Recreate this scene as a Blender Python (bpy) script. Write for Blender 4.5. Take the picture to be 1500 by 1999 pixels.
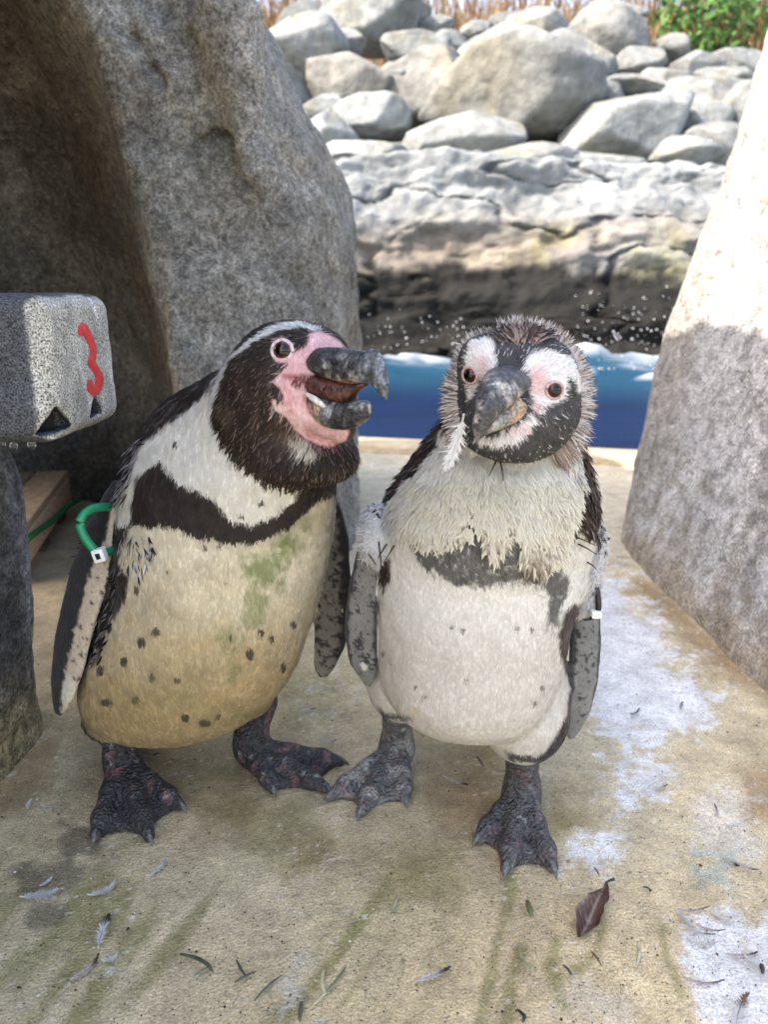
import bpy, bmesh, math, random
import numpy as np
from mathutils import Vector

# ------------------------------------------------------------------ camera, sky, sun, exposure
for o in list(bpy.data.objects): bpy.data.objects.remove(o)
scn = bpy.context.scene
COL = scn.collection
CAM_H = 0.5; PITCH = math.radians(16.0); F = 1500.0      # focal length in photo pixels (1500 x 1999)
cd = bpy.data.cameras.new('camera'); cam = bpy.data.objects.new('camera', cd); COL.objects.link(cam)
cam.location = (0, 0, CAM_H); cam.rotation_euler = (math.pi/2 - PITCH, 0, 0)
cd.sensor_fit = 'HORIZONTAL'; cd.sensor_width = 36; cd.lens = 36.0
cd.clip_start = 0.02; cd.clip_end = 500
cd.dof.use_dof = True; cd.dof.focus_distance = 0.64; cd.dof.aperture_fstop = 36/3.6
scn.camera = cam
SUN = Vector((-0.60, -0.27, 0.75)).normalized()          # towards the sun
world = bpy.data.worlds.new('World'); scn.world = world; world.use_nodes = True
wt = world.node_tree; wt.nodes.clear()
wo = wt.nodes.new('ShaderNodeOutputWorld'); wb = wt.nodes.new('ShaderNodeBackground'); ws = wt.nodes.new('ShaderNodeTexSky')
ws.sky_type = 'NISHITA'; ws.sun_disc = False
ws.sun_elevation = math.asin(SUN.z); ws.sun_rotation = math.atan2(SUN.x, SUN.y)
ws.air_density = 1.0; ws.dust_density = 2.5; ws.ozone_density = 1.0
wb.inputs[1].default_value = 0.15
wt.links.new(ws.outputs[0], wb.inputs[0]); wt.links.new(wb.outputs[0], wo.inputs[0])
sl = bpy.data.lights.new('sun', 'SUN'); sl.energy = 2.1; sl.angle = math.radians(0.53); sl.color = (1, 0.97, 0.93)
so = bpy.data.objects.new('sun', sl); COL.objects.link(so); so.rotation_euler = (-SUN).to_track_quat('-Z', 'Y').to_euler(); so.location = (-3, -2, 5)
vs = scn.view_settings
vs.view_transform = 'Standard'; vs.look = 'None'; vs.gamma = 1.0; vs.use_curve_mapping = False
vs.exposure = 2.32
try:
    vs.use_white_balance = True; vs.white_balance_temperature = 7300; vs.white_balance_tint = 12
except Exception: pass

# ------------------------------------------------------------------ helpers
rng = np.random.default_rng(7)
CF = np.array([0, math.cos(PITCH), -math.sin(PITCH)]); CU = np.array([0, math.sin(PITCH), math.cos(PITCH)]); CR = np.array([1., 0, 0])
CAMP = np.array([0, 0, CAM_H])
def ray(u, v): return CR*((u-750)/F) + CU*(-(v-999.5)/F) + CF
def P(u, v, y):
    d = ray(u, v); return CAMP + d*(y/d[1])
def fl(u, v, z=0.0):
    d = ray(u, v); return CAMP + d*((z-CAM_H)/d[2])
def proj(p):
    q = p - CAMP; zc = q @ CF
    return 750 + F*(q @ CR)/zc, 999.5 - F*(q @ CU)/zc, zc
def nrm(a):
    a = np.asarray(a, float); return a/np.maximum(np.linalg.norm(a, axis=-1, keepdims=True), 1e-9)
def sstep(a, b, x):
    t = np.clip((x-a)/(b-a), 0, 1); return t*t*(3-2*t)
def lerp(a, b, t): return a+(b-a)*t

_TAB = np.random.default_rng(99).random(64**3).astype(np.float32)*2-1
def vnoise(p, s=0):
    p = np.asarray(p, np.float32)+np.float32((s*7.31) % 61.0); i = np.floor(p); f = p-i; f = f*f*(3-2*f); i = i.astype(np.int32)
    x0 = (i[:, 0] & 63) << 12; x1 = ((i[:, 0]+1) & 63) << 12; y0 = ((i[:, 1]+s) & 63) << 6; y1 = ((i[:, 1]+s+1) & 63) << 6; z0 = (i[:, 2]+3*s) & 63; z1 = (i[:, 2]+3*s+1) & 63
    fx, fy, fz = f[:, 0], f[:, 1], f[:, 2]
    def zz(xy):
        a = _TAB[xy | z0]; return a+(_TAB[xy | z1]-a)*fz
    def yy(x):
        a = zz(x | y0); return a+(zz(x | y1)-a)*fy
    a = yy(x0); return a+(yy(x1)-a)*fx
def fbm(p, scale, oct=4, s=0, gain=0.5):
    a = 1; t = 0; r = 0; p = np.asarray(p, float)*scale
    for o in range(oct):
        r = r + a*vnoise(p + o*17.3, s+o); t += a; a *= gain; p = p*2.03
    return r/t

def pdist(poly, u, v):
    poly = np.asarray(poly, float); n = len(poly); d = np.full(u.shape, 1e9); ins = np.zeros(u.shape, bool)
    for i in range(n):
        ax, ay = poly[i]; bx, by = poly[(i+1) % n]; ex, ey = bx-ax, by-ay
        px, py = u-ax, v-ay
        t = np.clip((px*ex+py*ey)/(ex*ex+ey*ey+1e-9), 0, 1)
        d = np.minimum(d, np.hypot(px-t*ex, py-t*ey))
        c = ((ay > v) != (by > v)) & (u < ex*(v-ay)/((by-ay) if by != ay else 1e-9)+ax)
        ins ^= c
    return np.where(ins, -d, d)
def crop(pts, x0, y0, k): return [(x0+a/k, y0+b/k) for a, b in pts]

# meshes
def mesh_obj(name, V, faces, mats, parent=None, col=None, smooth=True, extra=None):
    """V (n,3); faces: array (m,k) or list of such arrays"""
    me = bpy.data.meshes.new(name); V = np.asarray(V, np.float32)
    if not isinstance(faces, list): faces = [faces]
    faces = [np.asarray(f, np.int32) for f in faces if len(f)]
    me.vertices.add(len(V)); me.vertices.foreach_set('co', V.ravel())
    nl = sum(f.size for f in faces); nf = sum(len(f) for f in faces)
    me.loops.add(nl); me.polygons.add(nf)
    me.loops.foreach_set('vertex_index', np.concatenate([f.ravel() for f in faces]))
    st = []; o = 0
    for f in faces:
        st.append(o+np.arange(len(f))*f.shape[1]); o += f.size
    me.polygons.foreach_set('loop_start', np.concatenate(st).astype(np.int32))
    if smooth: me.polygons.foreach_set('use_smooth', np.ones(nf, bool))
    me.update(calc_edges=True)
    if col is not None:
        a = me.color_attributes.new('Col', 'FLOAT_COLOR', 'POINT')
        c = np.ones((len(V), 4), np.float32); c[:, :3] = col; a.data.foreach_set('color', c.ravel())
    for m in (mats if isinstance(mats, (list, tuple)) else [mats]): me.materials.append(m)
    ob = bpy.data.objects.new(name, me); COL.objects.link(ob)
    if parent: ob.parent = parent; ob.matrix_parent_inverse = parent.matrix_world.inverted() if False else ob.matrix_parent_inverse
    return ob
def place(ob, loc):
    """move the origin of a top-level mesh to its base point"""
    loc = Vector(loc); me = ob.data
    v = np.empty(len(me.vertices)*3, np.float32); me.vertices.foreach_get('co', v)
    v = v.reshape(-1, 3) - np.array(loc, np.float32); me.vertices.foreach_set('co', v.ravel()); ob.location = loc; me.update()
def empty(name, loc):
    o = bpy.data.objects.new(name, None); COL.objects.link(o); o.location = loc; o.empty_display_size = 0.02; return o
def under(ob, root):
    """parent ob to root, with ob's mesh in world coordinates"""
    ob.parent = root; ob.location = -Vector(root.location) if root.parent is None else (0, 0, 0); return ob
def tag(o, label=None, cat=None, group=None, kind=None):
    if label: o['label'] = label
    if cat: o['category'] = cat
    if group: o['group'] = group
    if kind: o['kind'] = kind
    return o

# SDF sculpting
def smin(a, b, k):
    h = np.clip(0.5+0.5*(b-a)/k, 0, 1); return b*(1-h)+a*h - k*h*(1-h)
def sd_ell(c, r, R=None):
    c = np.asarray(c, float); r = np.asarray(r, float)
    def f(p):
        q = p-c
        if R is not None: q = q @ R.T
        k0 = np.linalg.norm(q/r, axis=1); k1 = np.linalg.norm(q/(r*r), axis=1)
        return k0*(k0-1)/np.maximum(k1, 1e-6)
    return f
def sd_cone(a, b, ra, rb):
    a = np.asarray(a, float); b = np.asarray(b, float); ba = b-a; L2 = ba@ba
    def f(p):
        t = np.clip(((p-a)@ba)/L2, 0, 1); return np.linalg.norm(p-a-t[:, None]*ba, axis=1)-(ra+(rb-ra)*t)
    return f
def sd_slices(O, L, W, T, tab, smooth=3, ex=2.0):
    """tab rows: l, cw, ct, a, b  along axis L"""
    tab = np.array(sorted(tab), float); O = np.asarray(O, float)
    ls = np.linspace(tab[0, 0], tab[-1, 0], 160); cols = [np.interp(ls, tab[:, 0], tab[:, i]) for i in range(1, 5)]
    k = np.exp(-0.5*(np.arange(-12, 13)/(smooth+1e-6))**2); k /= k.sum()
    cols = [np.convolve(np.pad(c, 12, mode='reflect', reflect_type='odd'), k, 'valid') for c in cols]
    cols[2] = np.maximum(cols[2], 1e-4); cols[3] = np.maximum(cols[3], 1e-4)
    def f(p):
        q = p-O; l = q@L; w = q@W; t = q@T; lc = np.clip(l, ls[0], ls[-1])
        cw, ct, a, b = [np.interp(lc, ls, c) for c in cols]
        x = np.abs(w-cw); y = np.abs(t-ct)
        r = ((x/a)**ex+(y/b)**ex)**(1/ex)+1e-6
        g = np.hypot((x/a)**(ex-1)/a, (y/b)**(ex-1)/b)/r**(ex-1)
        d = (r-1)/np.maximum(g, 1/np.maximum(a, b)*0.5)
        e = np.maximum(ls[0]-l, l-ls[-1])
        return np.where(e > 0, np.hypot(np.maximum(d, 0), e)+np.minimum(d, 0)*0, d)
    return f
def surface_nets(sdf, lo, hi, h, C=6):
    lo = np.asarray(lo, float); hi = np.asarray(hi, float)
    n = (np.ceil((hi-lo)/(h*C)).astype(int))
    cg = [lo[i]+np.arange(n[i]+1)*h*C for i in range(3)]
    G = np.stack(np.meshgrid(*cg, indexing='ij'), -1)
    dc = sdf(G.reshape(-1, 3)).reshape(G.shape[:3])
    mx = np.full(n, -1e9); mn = np.full(n, 1e9)
    for a in (0, 1):
        for b in (0, 1):
            for c in (0, 1):
                s = dc[a:a+n[0], b:b+n[1], c:c+n[2]]; mx = np.maximum(mx, s); mn = np.minimum(mn, s)
    act = (mn < h*C*1.3) & (mx > -h*C*1.3)
    N = n*C+1
    D = np.repeat(np.repeat(np.repeat(np.where(dc[:-1, :-1, :-1] < 0, -1., 1.), C, 0), C, 1), C, 2).astype(np.float32)
    D = np.pad(D, ((0, 1),)*3, mode='edge')
    M = np.zeros(N, bool); A = np.repeat(np.repeat(np.repeat(act, C, 0), C, 1), C, 2)
    for a in (0, 1):
        for b in (0, 1):
            for c in (0, 1): M[a:a+A.shape[0], b:b+A.shape[1], c:c+A.shape[2]] |= A
    idx = np.argwhere(M); out = np.empty(len(idx), np.float32)
    for s in range(0, len(idx), 400000): out[s:s+400000] = sdf(lo+idx[s:s+400000]*h)
    D[M] = out
    S = D < 0
    cnt = np.zeros(tuple(N-1), np.int8)
    for a in (0, 1):
        for b in (0, 1):
            for c in (0, 1): cnt += S[a:a+N[0]-1, b:b+N[1]-1, c:c+N[2]-1]
    cells = np.argwhere((cnt > 0) & (cnt < 8))
    ID = np.full(tuple(N-1), -1, np.int32); ID[tuple(cells.T)] = np.arange(len(cells))
    acc = np.zeros((len(cells), 3)); num = np.zeros(len(cells))
    cor = [(a, b, c) for a in (0, 1) for b in (0, 1) for c in (0, 1)]
    for A0 in cor:
        for ax in range(3):
            if A0[ax]: continue
            B0 = list(A0); B0[ax] = 1
            da = D[tuple((cells+A0).T)]; db = D[tuple((cells+B0).T)]; m = (da < 0) != (db < 0)
            t = np.where(m, da/np.where(m, da-db, 1), 0)
            pt = np.tile(np.array(A0, float), (len(cells), 1)); pt[:, ax] += t
            acc += pt*m[:, None]; num += m
    V = lo+(cells+acc/num[:, None])*h
    Q = []
    for ax in range(3):
        b, c = (ax+1) % 3, (ax+2) % 3
        s0 = np.take(S, range(N[ax]-1), ax); s1 = np.take(S, range(1, N[ax]), ax)
        e = np.argwhere(s0 != s1); e = e[(e[:, b] > 0) & (e[:, c] > 0) & (e[:, b] < N[b]-1) & (e[:, c] < N[c]-1)]
        fl_ = S[tuple(e.T)]
        def nb(db, dc_):
            x = e.copy(); x[:, b] -= db; x[:, c] -= dc_; return ID[tuple(x.T)]
        q = np.stack([nb(1, 1), nb(0, 1), nb(0, 0), nb(1, 0)], 1)
        q[~fl_] = q[~fl_][:, ::-1]; Q.append(q)
    Q = np.concatenate(Q); Q = Q[(Q >= 0).all(1)]
    return V, Q
def grad(sdf, p, e=0.0008):
    g = np.stack([sdf(p+np.eye(3)[i]*e)-sdf(p-np.eye(3)[i]*e) for i in range(3)], 1)/(2*e); return g
def snap(sdf, V, it=1, lim=0.002):
    for _ in range(it):
        g = grad(sdf, V); d = sdf(V); st = -d[:, None]*g/np.maximum((g*g).sum(1), 0.2)[:, None]
        l = np.linalg.norm(st, axis=1, keepdims=True); V = V+st*np.minimum(1, lim/np.maximum(l, 1e-9))
    return V
def vnormals(V, Q):
    n = np.zeros_like(V); a = np.cross(V[Q[:, 2]]-V[Q[:, 0]], V[Q[:, 3 if Q.shape[1] > 3 else 1]]-V[Q[:, 1 if Q.shape[1] > 3 else 0]])
    for i in range(Q.shape[1]): np.add.at(n, Q[:, i], a)
    return nrm(n)
def hit(sdf, u, v, t0=0.3, t1=2.0):
    d = nrm(ray(u, v)); t = t0
    for _ in range(200):
        s = sdf((CAMP+d*t)[None])[0]
        if s < 0.0002 or t > t1: break
        t += max(s*0.6, 0.0004)
    return CAMP+d*t

def hits(sdf, us, vs_, t0=0.35, steps=70):
    D = nrm(np.stack([ray(a, b) for a, b in zip(us, vs_)])); t = np.full(len(D), t0)
    for _ in range(steps): t = np.minimum(t+np.maximum(sdf(CAMP+D*t[:, None])*.8, -.002), 2.0)
    return CAMP+D*t[:, None]
# materials
def mat(name, color=(0.5, 0.5, 0.5), rough=0.7, vcol=False, var=(), bump=(), spec=0.4, coat=0.0, sheen=0.0, trans=0.0, metallic=0.0, aniso=None):
    """var: list of (scale, detail, lo, hi) brightness noises; bump: list of (kind, scale, strength, distance)"""
    m = bpy.data.materials.new(name); m.use_nodes = True; nt = m.node_tree; b = nt.nodes['Principled BSDF']
    tc = nt.nodes.new('ShaderNodeTexCoord'); geo = nt.nodes.new('ShaderNodeNewGeometry')
    vecout = geo.outputs['Position']
    if aniso:
        mp = nt.nodes.new('ShaderNodeMapping'); mp.inputs['Scale'].default_value = aniso; nt.links.new(vecout, mp.inputs[0]); avec = mp.outputs[0]
    else: avec = vecout
    if vcol:
        c = nt.nodes.new('ShaderNodeVertexColor'); c.layer_name = 'Col'; cur = c.outputs[0]
    else:
        c = nt.nodes.new('ShaderNodeRGB'); c.outputs[0].default_value = (*color, 1); cur = c.outputs[0]
    for (sc, det, lo, hi) in var:
        n = nt.nodes.new('ShaderNodeTexNoise'); n.inputs['Scale'].default_value = sc; n.inputs['Detail'].default_value = det
        nt.links.new(avec, n.inputs['Vector'])
        r = nt.nodes.new('ShaderNodeMapRange'); r.inputs[1].default_value = 0.3; r.inputs[2].default_value = 0.7; r.inputs[3].default_value = lo; r.inputs[4].default_value = hi
        nt.links.new(n.outputs[0], r.inputs[0])
        x = nt.nodes.new('ShaderNodeMix'); x.data_type = 'RGBA'; x.blend_type = 'MULTIPLY'; x.inputs[0].default_value = 1
        nt.links.new(cur, x.inputs[6]); nt.links.new(r.outputs[0], x.inputs[7]); cur = x.outputs[2]
    nt.links.new(cur, b.inputs['Base Color'])
    b.inputs['Roughness'].default_value = rough; b.inputs['Specular IOR Level'].default_value = spec
    b.inputs['Coat Weight'].default_value = coat; b.inputs['Sheen Weight'].default_value = sheen; b.inputs['Metallic'].default_value = metallic
    nrmout = None
    for (kind, sc, st, dist) in bump:
        if kind == 'noise':
            n = nt.nodes.new('ShaderNodeTexNoise'); n.inputs['Detail'].default_value = 5; ho = n.outputs[0]
        else:
            n = nt.nodes.new('ShaderNodeTexVoronoi'); ho = n.outputs['Distance']
        n.inputs['Scale'].default_value = sc; nt.links.new(avec if kind == 'noise' else vecout, n.inputs['Vector'])
        bp = nt.nodes.new('ShaderNodeBump'); bp.inputs['Strength'].default_value = st; bp.inputs['Distance'].default_value = dist
        nt.links.new(ho, bp.inputs['Height'])
        if nrmout: nt.links.new(nrmout, bp.inputs['Normal'])
        nrmout = bp.outputs[0]
    if nrmout: nt.links.new(nrmout, b.inputs['Normal'])
    if trans > 0:
        t = nt.nodes.new('ShaderNodeBsdfTranslucent'); nt.links.new(cur, t.inputs[0]); mx = nt.nodes.new('ShaderNodeMixShader'); mx.inputs[0].default_value = trans
        out = nt.nodes['Material Output']; nt.links.new(b.outputs[0], mx.inputs[1]); nt.links.new(t.outputs[0], mx.inputs[2]); nt.links.new(mx.outputs[0], out.inputs[0])
    return m
M = {}
M['floor'] = mat('concrete_floor', vcol=True, rough=0.85, spec=0.25, var=[(520, 2, 0.72, 1.26), (160, 4, 0.85, 1.14), (30, 5, 0.82, 1.15), (7, 4, 0.86, 1.12)], bump=[('noise', 420, 0.8, 0.003), ('noise', 60, 0.35, 0.004)])
M['rock'] = mat('artificial_rock', vcol=True, rough=0.9, spec=0.2, var=[(260, 3, 0.45, 1.55), (80, 4, 0.6, 1.35), (20, 4, 0.75, 1.2), (6, 5, 0.7, 1.25)], bump=[('noise', 210, 0.9, 0.006), ('noise', 70, 0.7, 0.012), ('noise', 20, 0.5, 0.03)])
M['rock_pale'] = mat('pale_rock', vcol=True, rough=0.9, spec=0.2, var=[(220, 3, 0.6, 1.4), (60, 4, 0.8, 1.2), (14, 5, 0.85, 1.15)], bump=[('noise', 190, 1.0, 0.006), ('noise', 60, 0.6, 0.01), ('noise', 20, 0.4, 0.02)])
M['granite'] = mat('speckled_granite', vcol=True, rough=0.75, spec=0.35, var=[(620, 2, 0.12, 2.3), (40, 4, 0.75, 1.2)], bump=[('noise', 500, 0.4, 0.0015), ('noise', 60, 0.3, 0.004)])
M['boulder'] = mat('mural_boulder', vcol=True, rough=0.9, spec=0.2, var=[(9, 5, 0.7, 1.2), (1.6, 4, 0.75, 1.15)], bump=[('noise', 6, 0.5, 0.08), ('noise', 25, 0.3, 0.02)])
M['skin'] = mat('plumage_skin', vcol=True, rough=0.75, spec=0.15, sheen=0.15, var=[(500, 3, 0.82, 1.15)], bump=[('noise', 420, 0.5, 0.0015)], aniso=(1, 1, 0.45))
M['feather'] = mat('feather', vcol=True, rough=0.65, spec=0.25, trans=0.18)
M['foot'] = mat('scaly_foot', vcol=True, rough=0.6, spec=0.35, var=[(260, 4, 0.6, 1.45)], bump=[('voronoi', 330, 1.0, 0.003), ('noise', 120, 0.7, 0.004)])
M['horn'] = mat('beak_horn', vcol=True, rough=0.34, spec=0.5, var=[(420, 4, 0.4, 1.8), (120, 3, 0.55, 1.45)], bump=[('noise', 320, 0.8, 0.002), ('noise', 90, 0.7, 0.004)])
M['claw'] = mat('claw_horn', (0.10, 0.098, 0.092), rough=0.5, var=[(400, 3, 0.5, 1.9)], bump=[('noise', 400, 0.4, 0.001)])
M['flesh'] = mat('mouth_flesh', vcol=True, rough=0.35, spec=0.5, var=[(350, 3, 0.6, 1.2)], bump=[('noise', 300, 0.6, 0.002)])
M['eye'] = mat('eye', vcol=True, rough=0.03, spec=0.45)
M['green_plastic'] = mat('green_plastic', (0.0, 0.23, 0.10), rough=0.35, spec=0.5, var=[(80, 3, 0.85, 1.1)])
M['black_plastic'] = mat('black_plastic', (0.008, 0.009, 0.012), rough=0.3, spec=0.5)
M['white_plastic'] = mat('white_plastic', (0.78, 0.78, 0.76), rough=0.45, var=[(90, 3, 0.85, 1.05)])
M['red_paint'] = mat('red_paint', (0.62, 0.03, 0.03), rough=0.45, var=[(120, 4, 0.75, 1.15)], bump=[('noise', 300, 0.3, 0.001)])
M['black'] = mat('hole_shade', (0.012, 0.012, 0.014), rough=0.9)  # flat black standing in for shade inside small openings
M['wood'] = mat('pallet_wood', vcol=True, rough=0.8, var=[(40, 4, 0.65, 1.25)], aniso=(6, 1, 6), bump=[('noise', 60, 0.3, 0.002)])
M['cord'] = mat('green_cord', (0.01, 0.17, 0.05), rough=0.6)
M['leaf'] = mat('dead_leaf', vcol=True, rough=0.45, spec=0.5, var=[(120, 4, 0.6, 1.3)], bump=[('noise', 200, 0.4, 0.002)])
M['foliage'] = mat('foliage', vcol=True, rough=0.7, spec=0.2, trans=0.2)
M['drop'] = mat('water_drop', (0.9, 0.92, 0.92), rough=0.02, spec=0.5); M['drop'].node_tree.nodes['Principled BSDF'].inputs['Transmission Weight'].default_value = 1.0; M['drop'].node_tree.nodes['Principled BSDF'].inputs['IOR'].default_value = 1.33
M['spray'] = mat('spray', (0.8, 0.82, 0.85), rough=0.3)  # for the drops modelled from the mural backdrop

def tube(path, r, n=10, closed=False, flat=None):
    path = np.asarray(path, float); m = len(path); r = np.broadcast_to(np.asarray(r, float), (m,))
    tg = nrm(np.gradient(path, axis=0)) if not closed else nrm(np.roll(path, -1, 0)-np.roll(path, 1, 0))
    up = np.array([0.21, 0.13, 0.97]); V = []
    for i in range(m):
        s = nrm(np.cross(tg[i], up)); w = np.cross(s, tg[i]); a = np.linspace(0, 2*np.pi, n, endpoint=False)
        V.append(path[i]+r[i]*(np.cos(a)[:, None]*s+np.sin(a)[:, None]*w))
    V = np.concatenate(V); Q = []
    for i in range(m if closed else m-1):
        j = (i+1) % m
        for k in range(n): Q.append((i*n+k, i*n+(k+1) % n, j*n+(k+1) % n, j*n+k))
    F_ = [np.array(Q)]
    if not closed: F_ += [np.array([list(range(n))[::-1]]), np.array([[(m-1)*n+k for k in range(n)]])]
    return V, F_
def box_mesh(c, half, R=None, bev=0.0):
    bm = bmesh.new(); bmesh.ops.create_cube(bm, size=2)
    for v in bm.verts: v.co = Vector((v.co.x*half[0], v.co.y*half[1], v.co.z*half[2]))
    if bev: bmesh.ops.bevel(bm, geom=bm.edges[:], offset=bev, segments=3, affect='EDGES', profile=0.6)
    bmesh.ops.triangulate(bm, faces=bm.faces[:])
    V = np.array([v.co[:] for v in bm.verts]); Q = np.array([[v.index for v in f.verts] for f in bm.faces]); bm.free()
    if R is not None: V = V @ np.asarray(R)
    return V+np.asarray(c, float), Q


# ================================================================== THE SETTING
# pool edge, the mural's lower rim: from two photo points of the straight edge between kerb and water
E0 = fl(700, 858); E1 = fl(1265, 885); EDIR = nrm((E1-E0)*np.array([1, 1, 0])); ENRM = np.array([-EDIR[1], EDIR[0], 0])
def edge_y(x): return E0[1]+(x-E0[0])*EDIR[1]/EDIR[0]

# ---- floor: one sheet from behind the camera to the kerb, finer where the camera is close
def build_floor():
    ys = np.concatenate([np.linspace(-2.5, 0.36, 14)[:-1], 0.36*np.exp(np.linspace(0, np.log(1.75/0.36), 430)), np.linspace(1.75, 2.25, 40)[1:]])
    xs = np.concatenate([np.linspace(-2.2, -0.75, 10)[:-1], np.linspace(-0.75, 0.85, 520), np.linspace(0.85, 3.0, 12)[1:]])
    X, Y = np.meshgrid(xs, ys); V = np.stack([X.ravel(), Y.ravel(), np.zeros(X.size)], 1)
    # the last row follows the kerb
    last = np.abs(V[:, 1]-2.25) < 1e-6; V[last, 1] = np.array([edge_y(x)-0.20 for x in V[last, 0]])
    nx, ny = len(xs), len(ys); i = np.arange(nx-1)[None]+np.arange(ny-1)[:, None]*nx
    Q = np.stack([i, i+1, i+1+nx, i+nx], -1).reshape(-1, 4)
    p = V.copy()
    n1 = fbm(p, 5, 4, 1); n2 = fbm(p, 22, 4, 2); n3 = fbm(p, 90, 3, 3); n4 = fbm(p, 260, 2, 4)
    c = np.array([0.56, 0.46, 0.295])*(1+0.18*n1+0.12*n2)[:, None]
    c = c*np.array([1, 1, 1]) + np.array([0.06, 0.02, -0.02])*np.clip(fbm(p, 3, 3, 9)*1.5, 0, 1)[:, None]
    u, v, zc = proj(p); front = zc > 0.1; u = np.where(front, u, -9e3); v = np.where(front, v, 9e3)
    def blend(col, m):
        nonlocal c
        c = c*(1-m[:, None])+np.array(col)*m[:, None]
    blend((0.54, 0.46, 0.33), 0.75*sstep(1160, 1060, v))  # paler far floor: the sunlit band there is put into the colour
    # greyer, darker floor on the left and behind the birds
    blend((0.40, 0.34, 0.22), 0.5*sstep(1750, 1350, v)*sstep(1000, 500, u)*(0.6+0.4*n1))
    # rusty tide marks at the feet of the rocks
    for poly in ([(-80, 1590), (40, 1575), (105, 1500), (110, 1440), (60, 1420), (-80, 1480)], [(1235, 1130), (1300, 1205), (1400, 1300), (1540, 1390), (1540, 1330), (1400, 1240), (1300, 1150)], [(1440, 1500), (1540, 1480), (1540, 1590), (1460, 1600)]):
        blend((0.24, 0.13, 0.045), 0.6*sstep(30, -20, pdist(poly, u, v)+30*n2))
    # algae: olive smears, streaked along the slope of the floor
    for poly, a in (([(450, 1560), (620, 1550), (640, 1640), (560, 1700), (470, 1650)], .5), ([(780, 1650), (900, 1660), (880, 1760), (760, 1740)], .45), ([(1080, 1590), (1115, 1605), (1105, 1640), (1080, 1635)], .6), ([(620, 1700), (820, 1690), (860, 1800), (640, 1860)], .25), ([(560, 1300), (680, 1330), (660, 1440), (540, 1420)], .35)):
        blend((0.20, 0.17, 0.04), a*sstep(45, -35, pdist(poly, u, v)+60*n2))
    st = vnoise(np.stack([(u+0.12*v)*0.035, v*0.004, u*0], 1), 21)+0.5*vnoise(np.stack([(u+0.12*v)*0.09, v*0.008, u*0], 1), 22)
    blend((0.19, 0.175, 0.045), 0.75*sstep(0.2, 0.8, st)*sstep(1690, 1800, v)*sstep(850, 950, u)*sstep(1180, 1080, u))
    st2 = vnoise(np.stack([(u*0.8+0.6*v)*0.03, (v*0.8-u*0.6)*0.004, u*0], 1), 25)+0.5*n2
    blend((0.22, 0.20, 0.075), 0.7*sstep(0.05, 0.6, st2)*sstep(1640, 1750, v)*sstep(900, 700, u))
    for line in ([(1000, 1705), (988, 1780), (962, 1880), (930, 2010)], [(1085, 1830), (1075, 1890), (1100, 1960)], [(1015, 1850), (1000, 1930), (990, 2010)], [(1180, 1800), (1165, 1850), (1120, 1900)], [(1290, 1790), (1300, 1860), (1330, 1930)]):
        d = np.full(u.shape, 1e9)
        for (a, b) in zip(line[:-1], line[1:]):
            ex, ey = b[0]-a[0], b[1]-a[1]; t = np.clip(((u-a[0])*ex+(v-a[1])*ey)/(ex*ex+ey*ey), 0, 1); d = np.minimum(d, np.hypot(u-a[0]-t*ex, v-a[1]-t*ey))
        blend((0.19, 0.18, 0.06), 0.6*sstep(16, 1, d+16*n2+10*n3))
    # brown, darker patches where the birds stand
    for poly, a in (([(800, 1400), (1000, 1420), (975, 1560), (870, 1610), (810, 1540)], .6), ([(230, 1440), (470, 1440), (520, 1560), (420, 1620), (300, 1560)], .55), ([(60, 1240), (190, 1250), (240, 1500), (120, 1500)], .5), ([(560, 1600), (820, 1620), (760, 1720), (560, 1700)], .3), ([(1060, 1500), (1180, 1480), (1150, 1600), (1080, 1600)], .35)):
        blend((0.30, 0.205, 0.095), a*sstep(40, -45, pdist(poly, u, v)+70*n1+40*n2))
    # wet dark blotches, left
    for poly in ([(20, 1690), (120, 1680), (180, 1700), (140, 1740), (40, 1730)], [(120, 1600), (180, 1600), (190, 1660), (130, 1660)], [(60, 1770), (130, 1760), (110, 1800), (60, 1800)]):
        blend((0.15, 0.13, 0.085), 0.75*sstep(10, -8, pdist(poly, u, v)+34*n2+14*n3))
    # chalky white droppings, right
    for poly, a in (([(1120, 1130), (1240, 1120), (1330, 1240), (1420, 1370), (1380, 1450), (1250, 1460), (1140, 1440), (1110, 1300)], 1.0),
                    ([(1190, 1460), (1330, 1480), (1310, 1560), (1240, 1620), (1180, 1700), (1100, 1700), (1095, 1650), (1170, 1590)], 0.85),
                    ([(1290, 1800), (1400, 1760), (1540, 1750), (1540, 2050), (1380, 2050), (1330, 1900)], 0.95),
                    ([(1340, 1560), (1500, 1540), (1500, 1700), (1380, 1720)], 0.35),
                    ([(1050, 1900), (1200, 1880), (1300, 1960), (1200, 2020), (1060, 1990)], 0.22), ([(200, 1860), (240, 1860), (230, 1890), (205, 1885)], .6),
                    ([(700, 1280), (560, 1330), (600, 1400), (690, 1380)], 0.35), ([(560, 1850), (610, 1840), (600, 1960), (520, 1990)], .3)):
        d = pdist(poly, u, v)
        m = sstep(-0.25, 0.35, -d/95.0+0.6*n2+0.5*n3+0.3*n4+0.3*vnoise(np.stack([(u+.3*v)*.03, (v-.3*u)*.008, u*0], 1), 41)-0.2)*a
        blend((0.72, 0.71, 0.69), np.clip(m, 0, 0.93))
    blend((0.30, 0.40, 0.37), 0.5*sstep(0, 0.5, -pdist([(1350, 1660), (1440, 1650), (1430, 1740), (1340, 1730)], u, v)/60+0.7*n3))
    # grit: light chips and dark specks
    g = vnoise(p*330, 31); blend((0.66, 0.61, 0.52), 0.8*sstep(0.62, 0.75, g)); g = vnoise(p*300, 37); blend((0.12, 0.10, 0.07), 0.7*sstep(0.70, 0.85, g))
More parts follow.
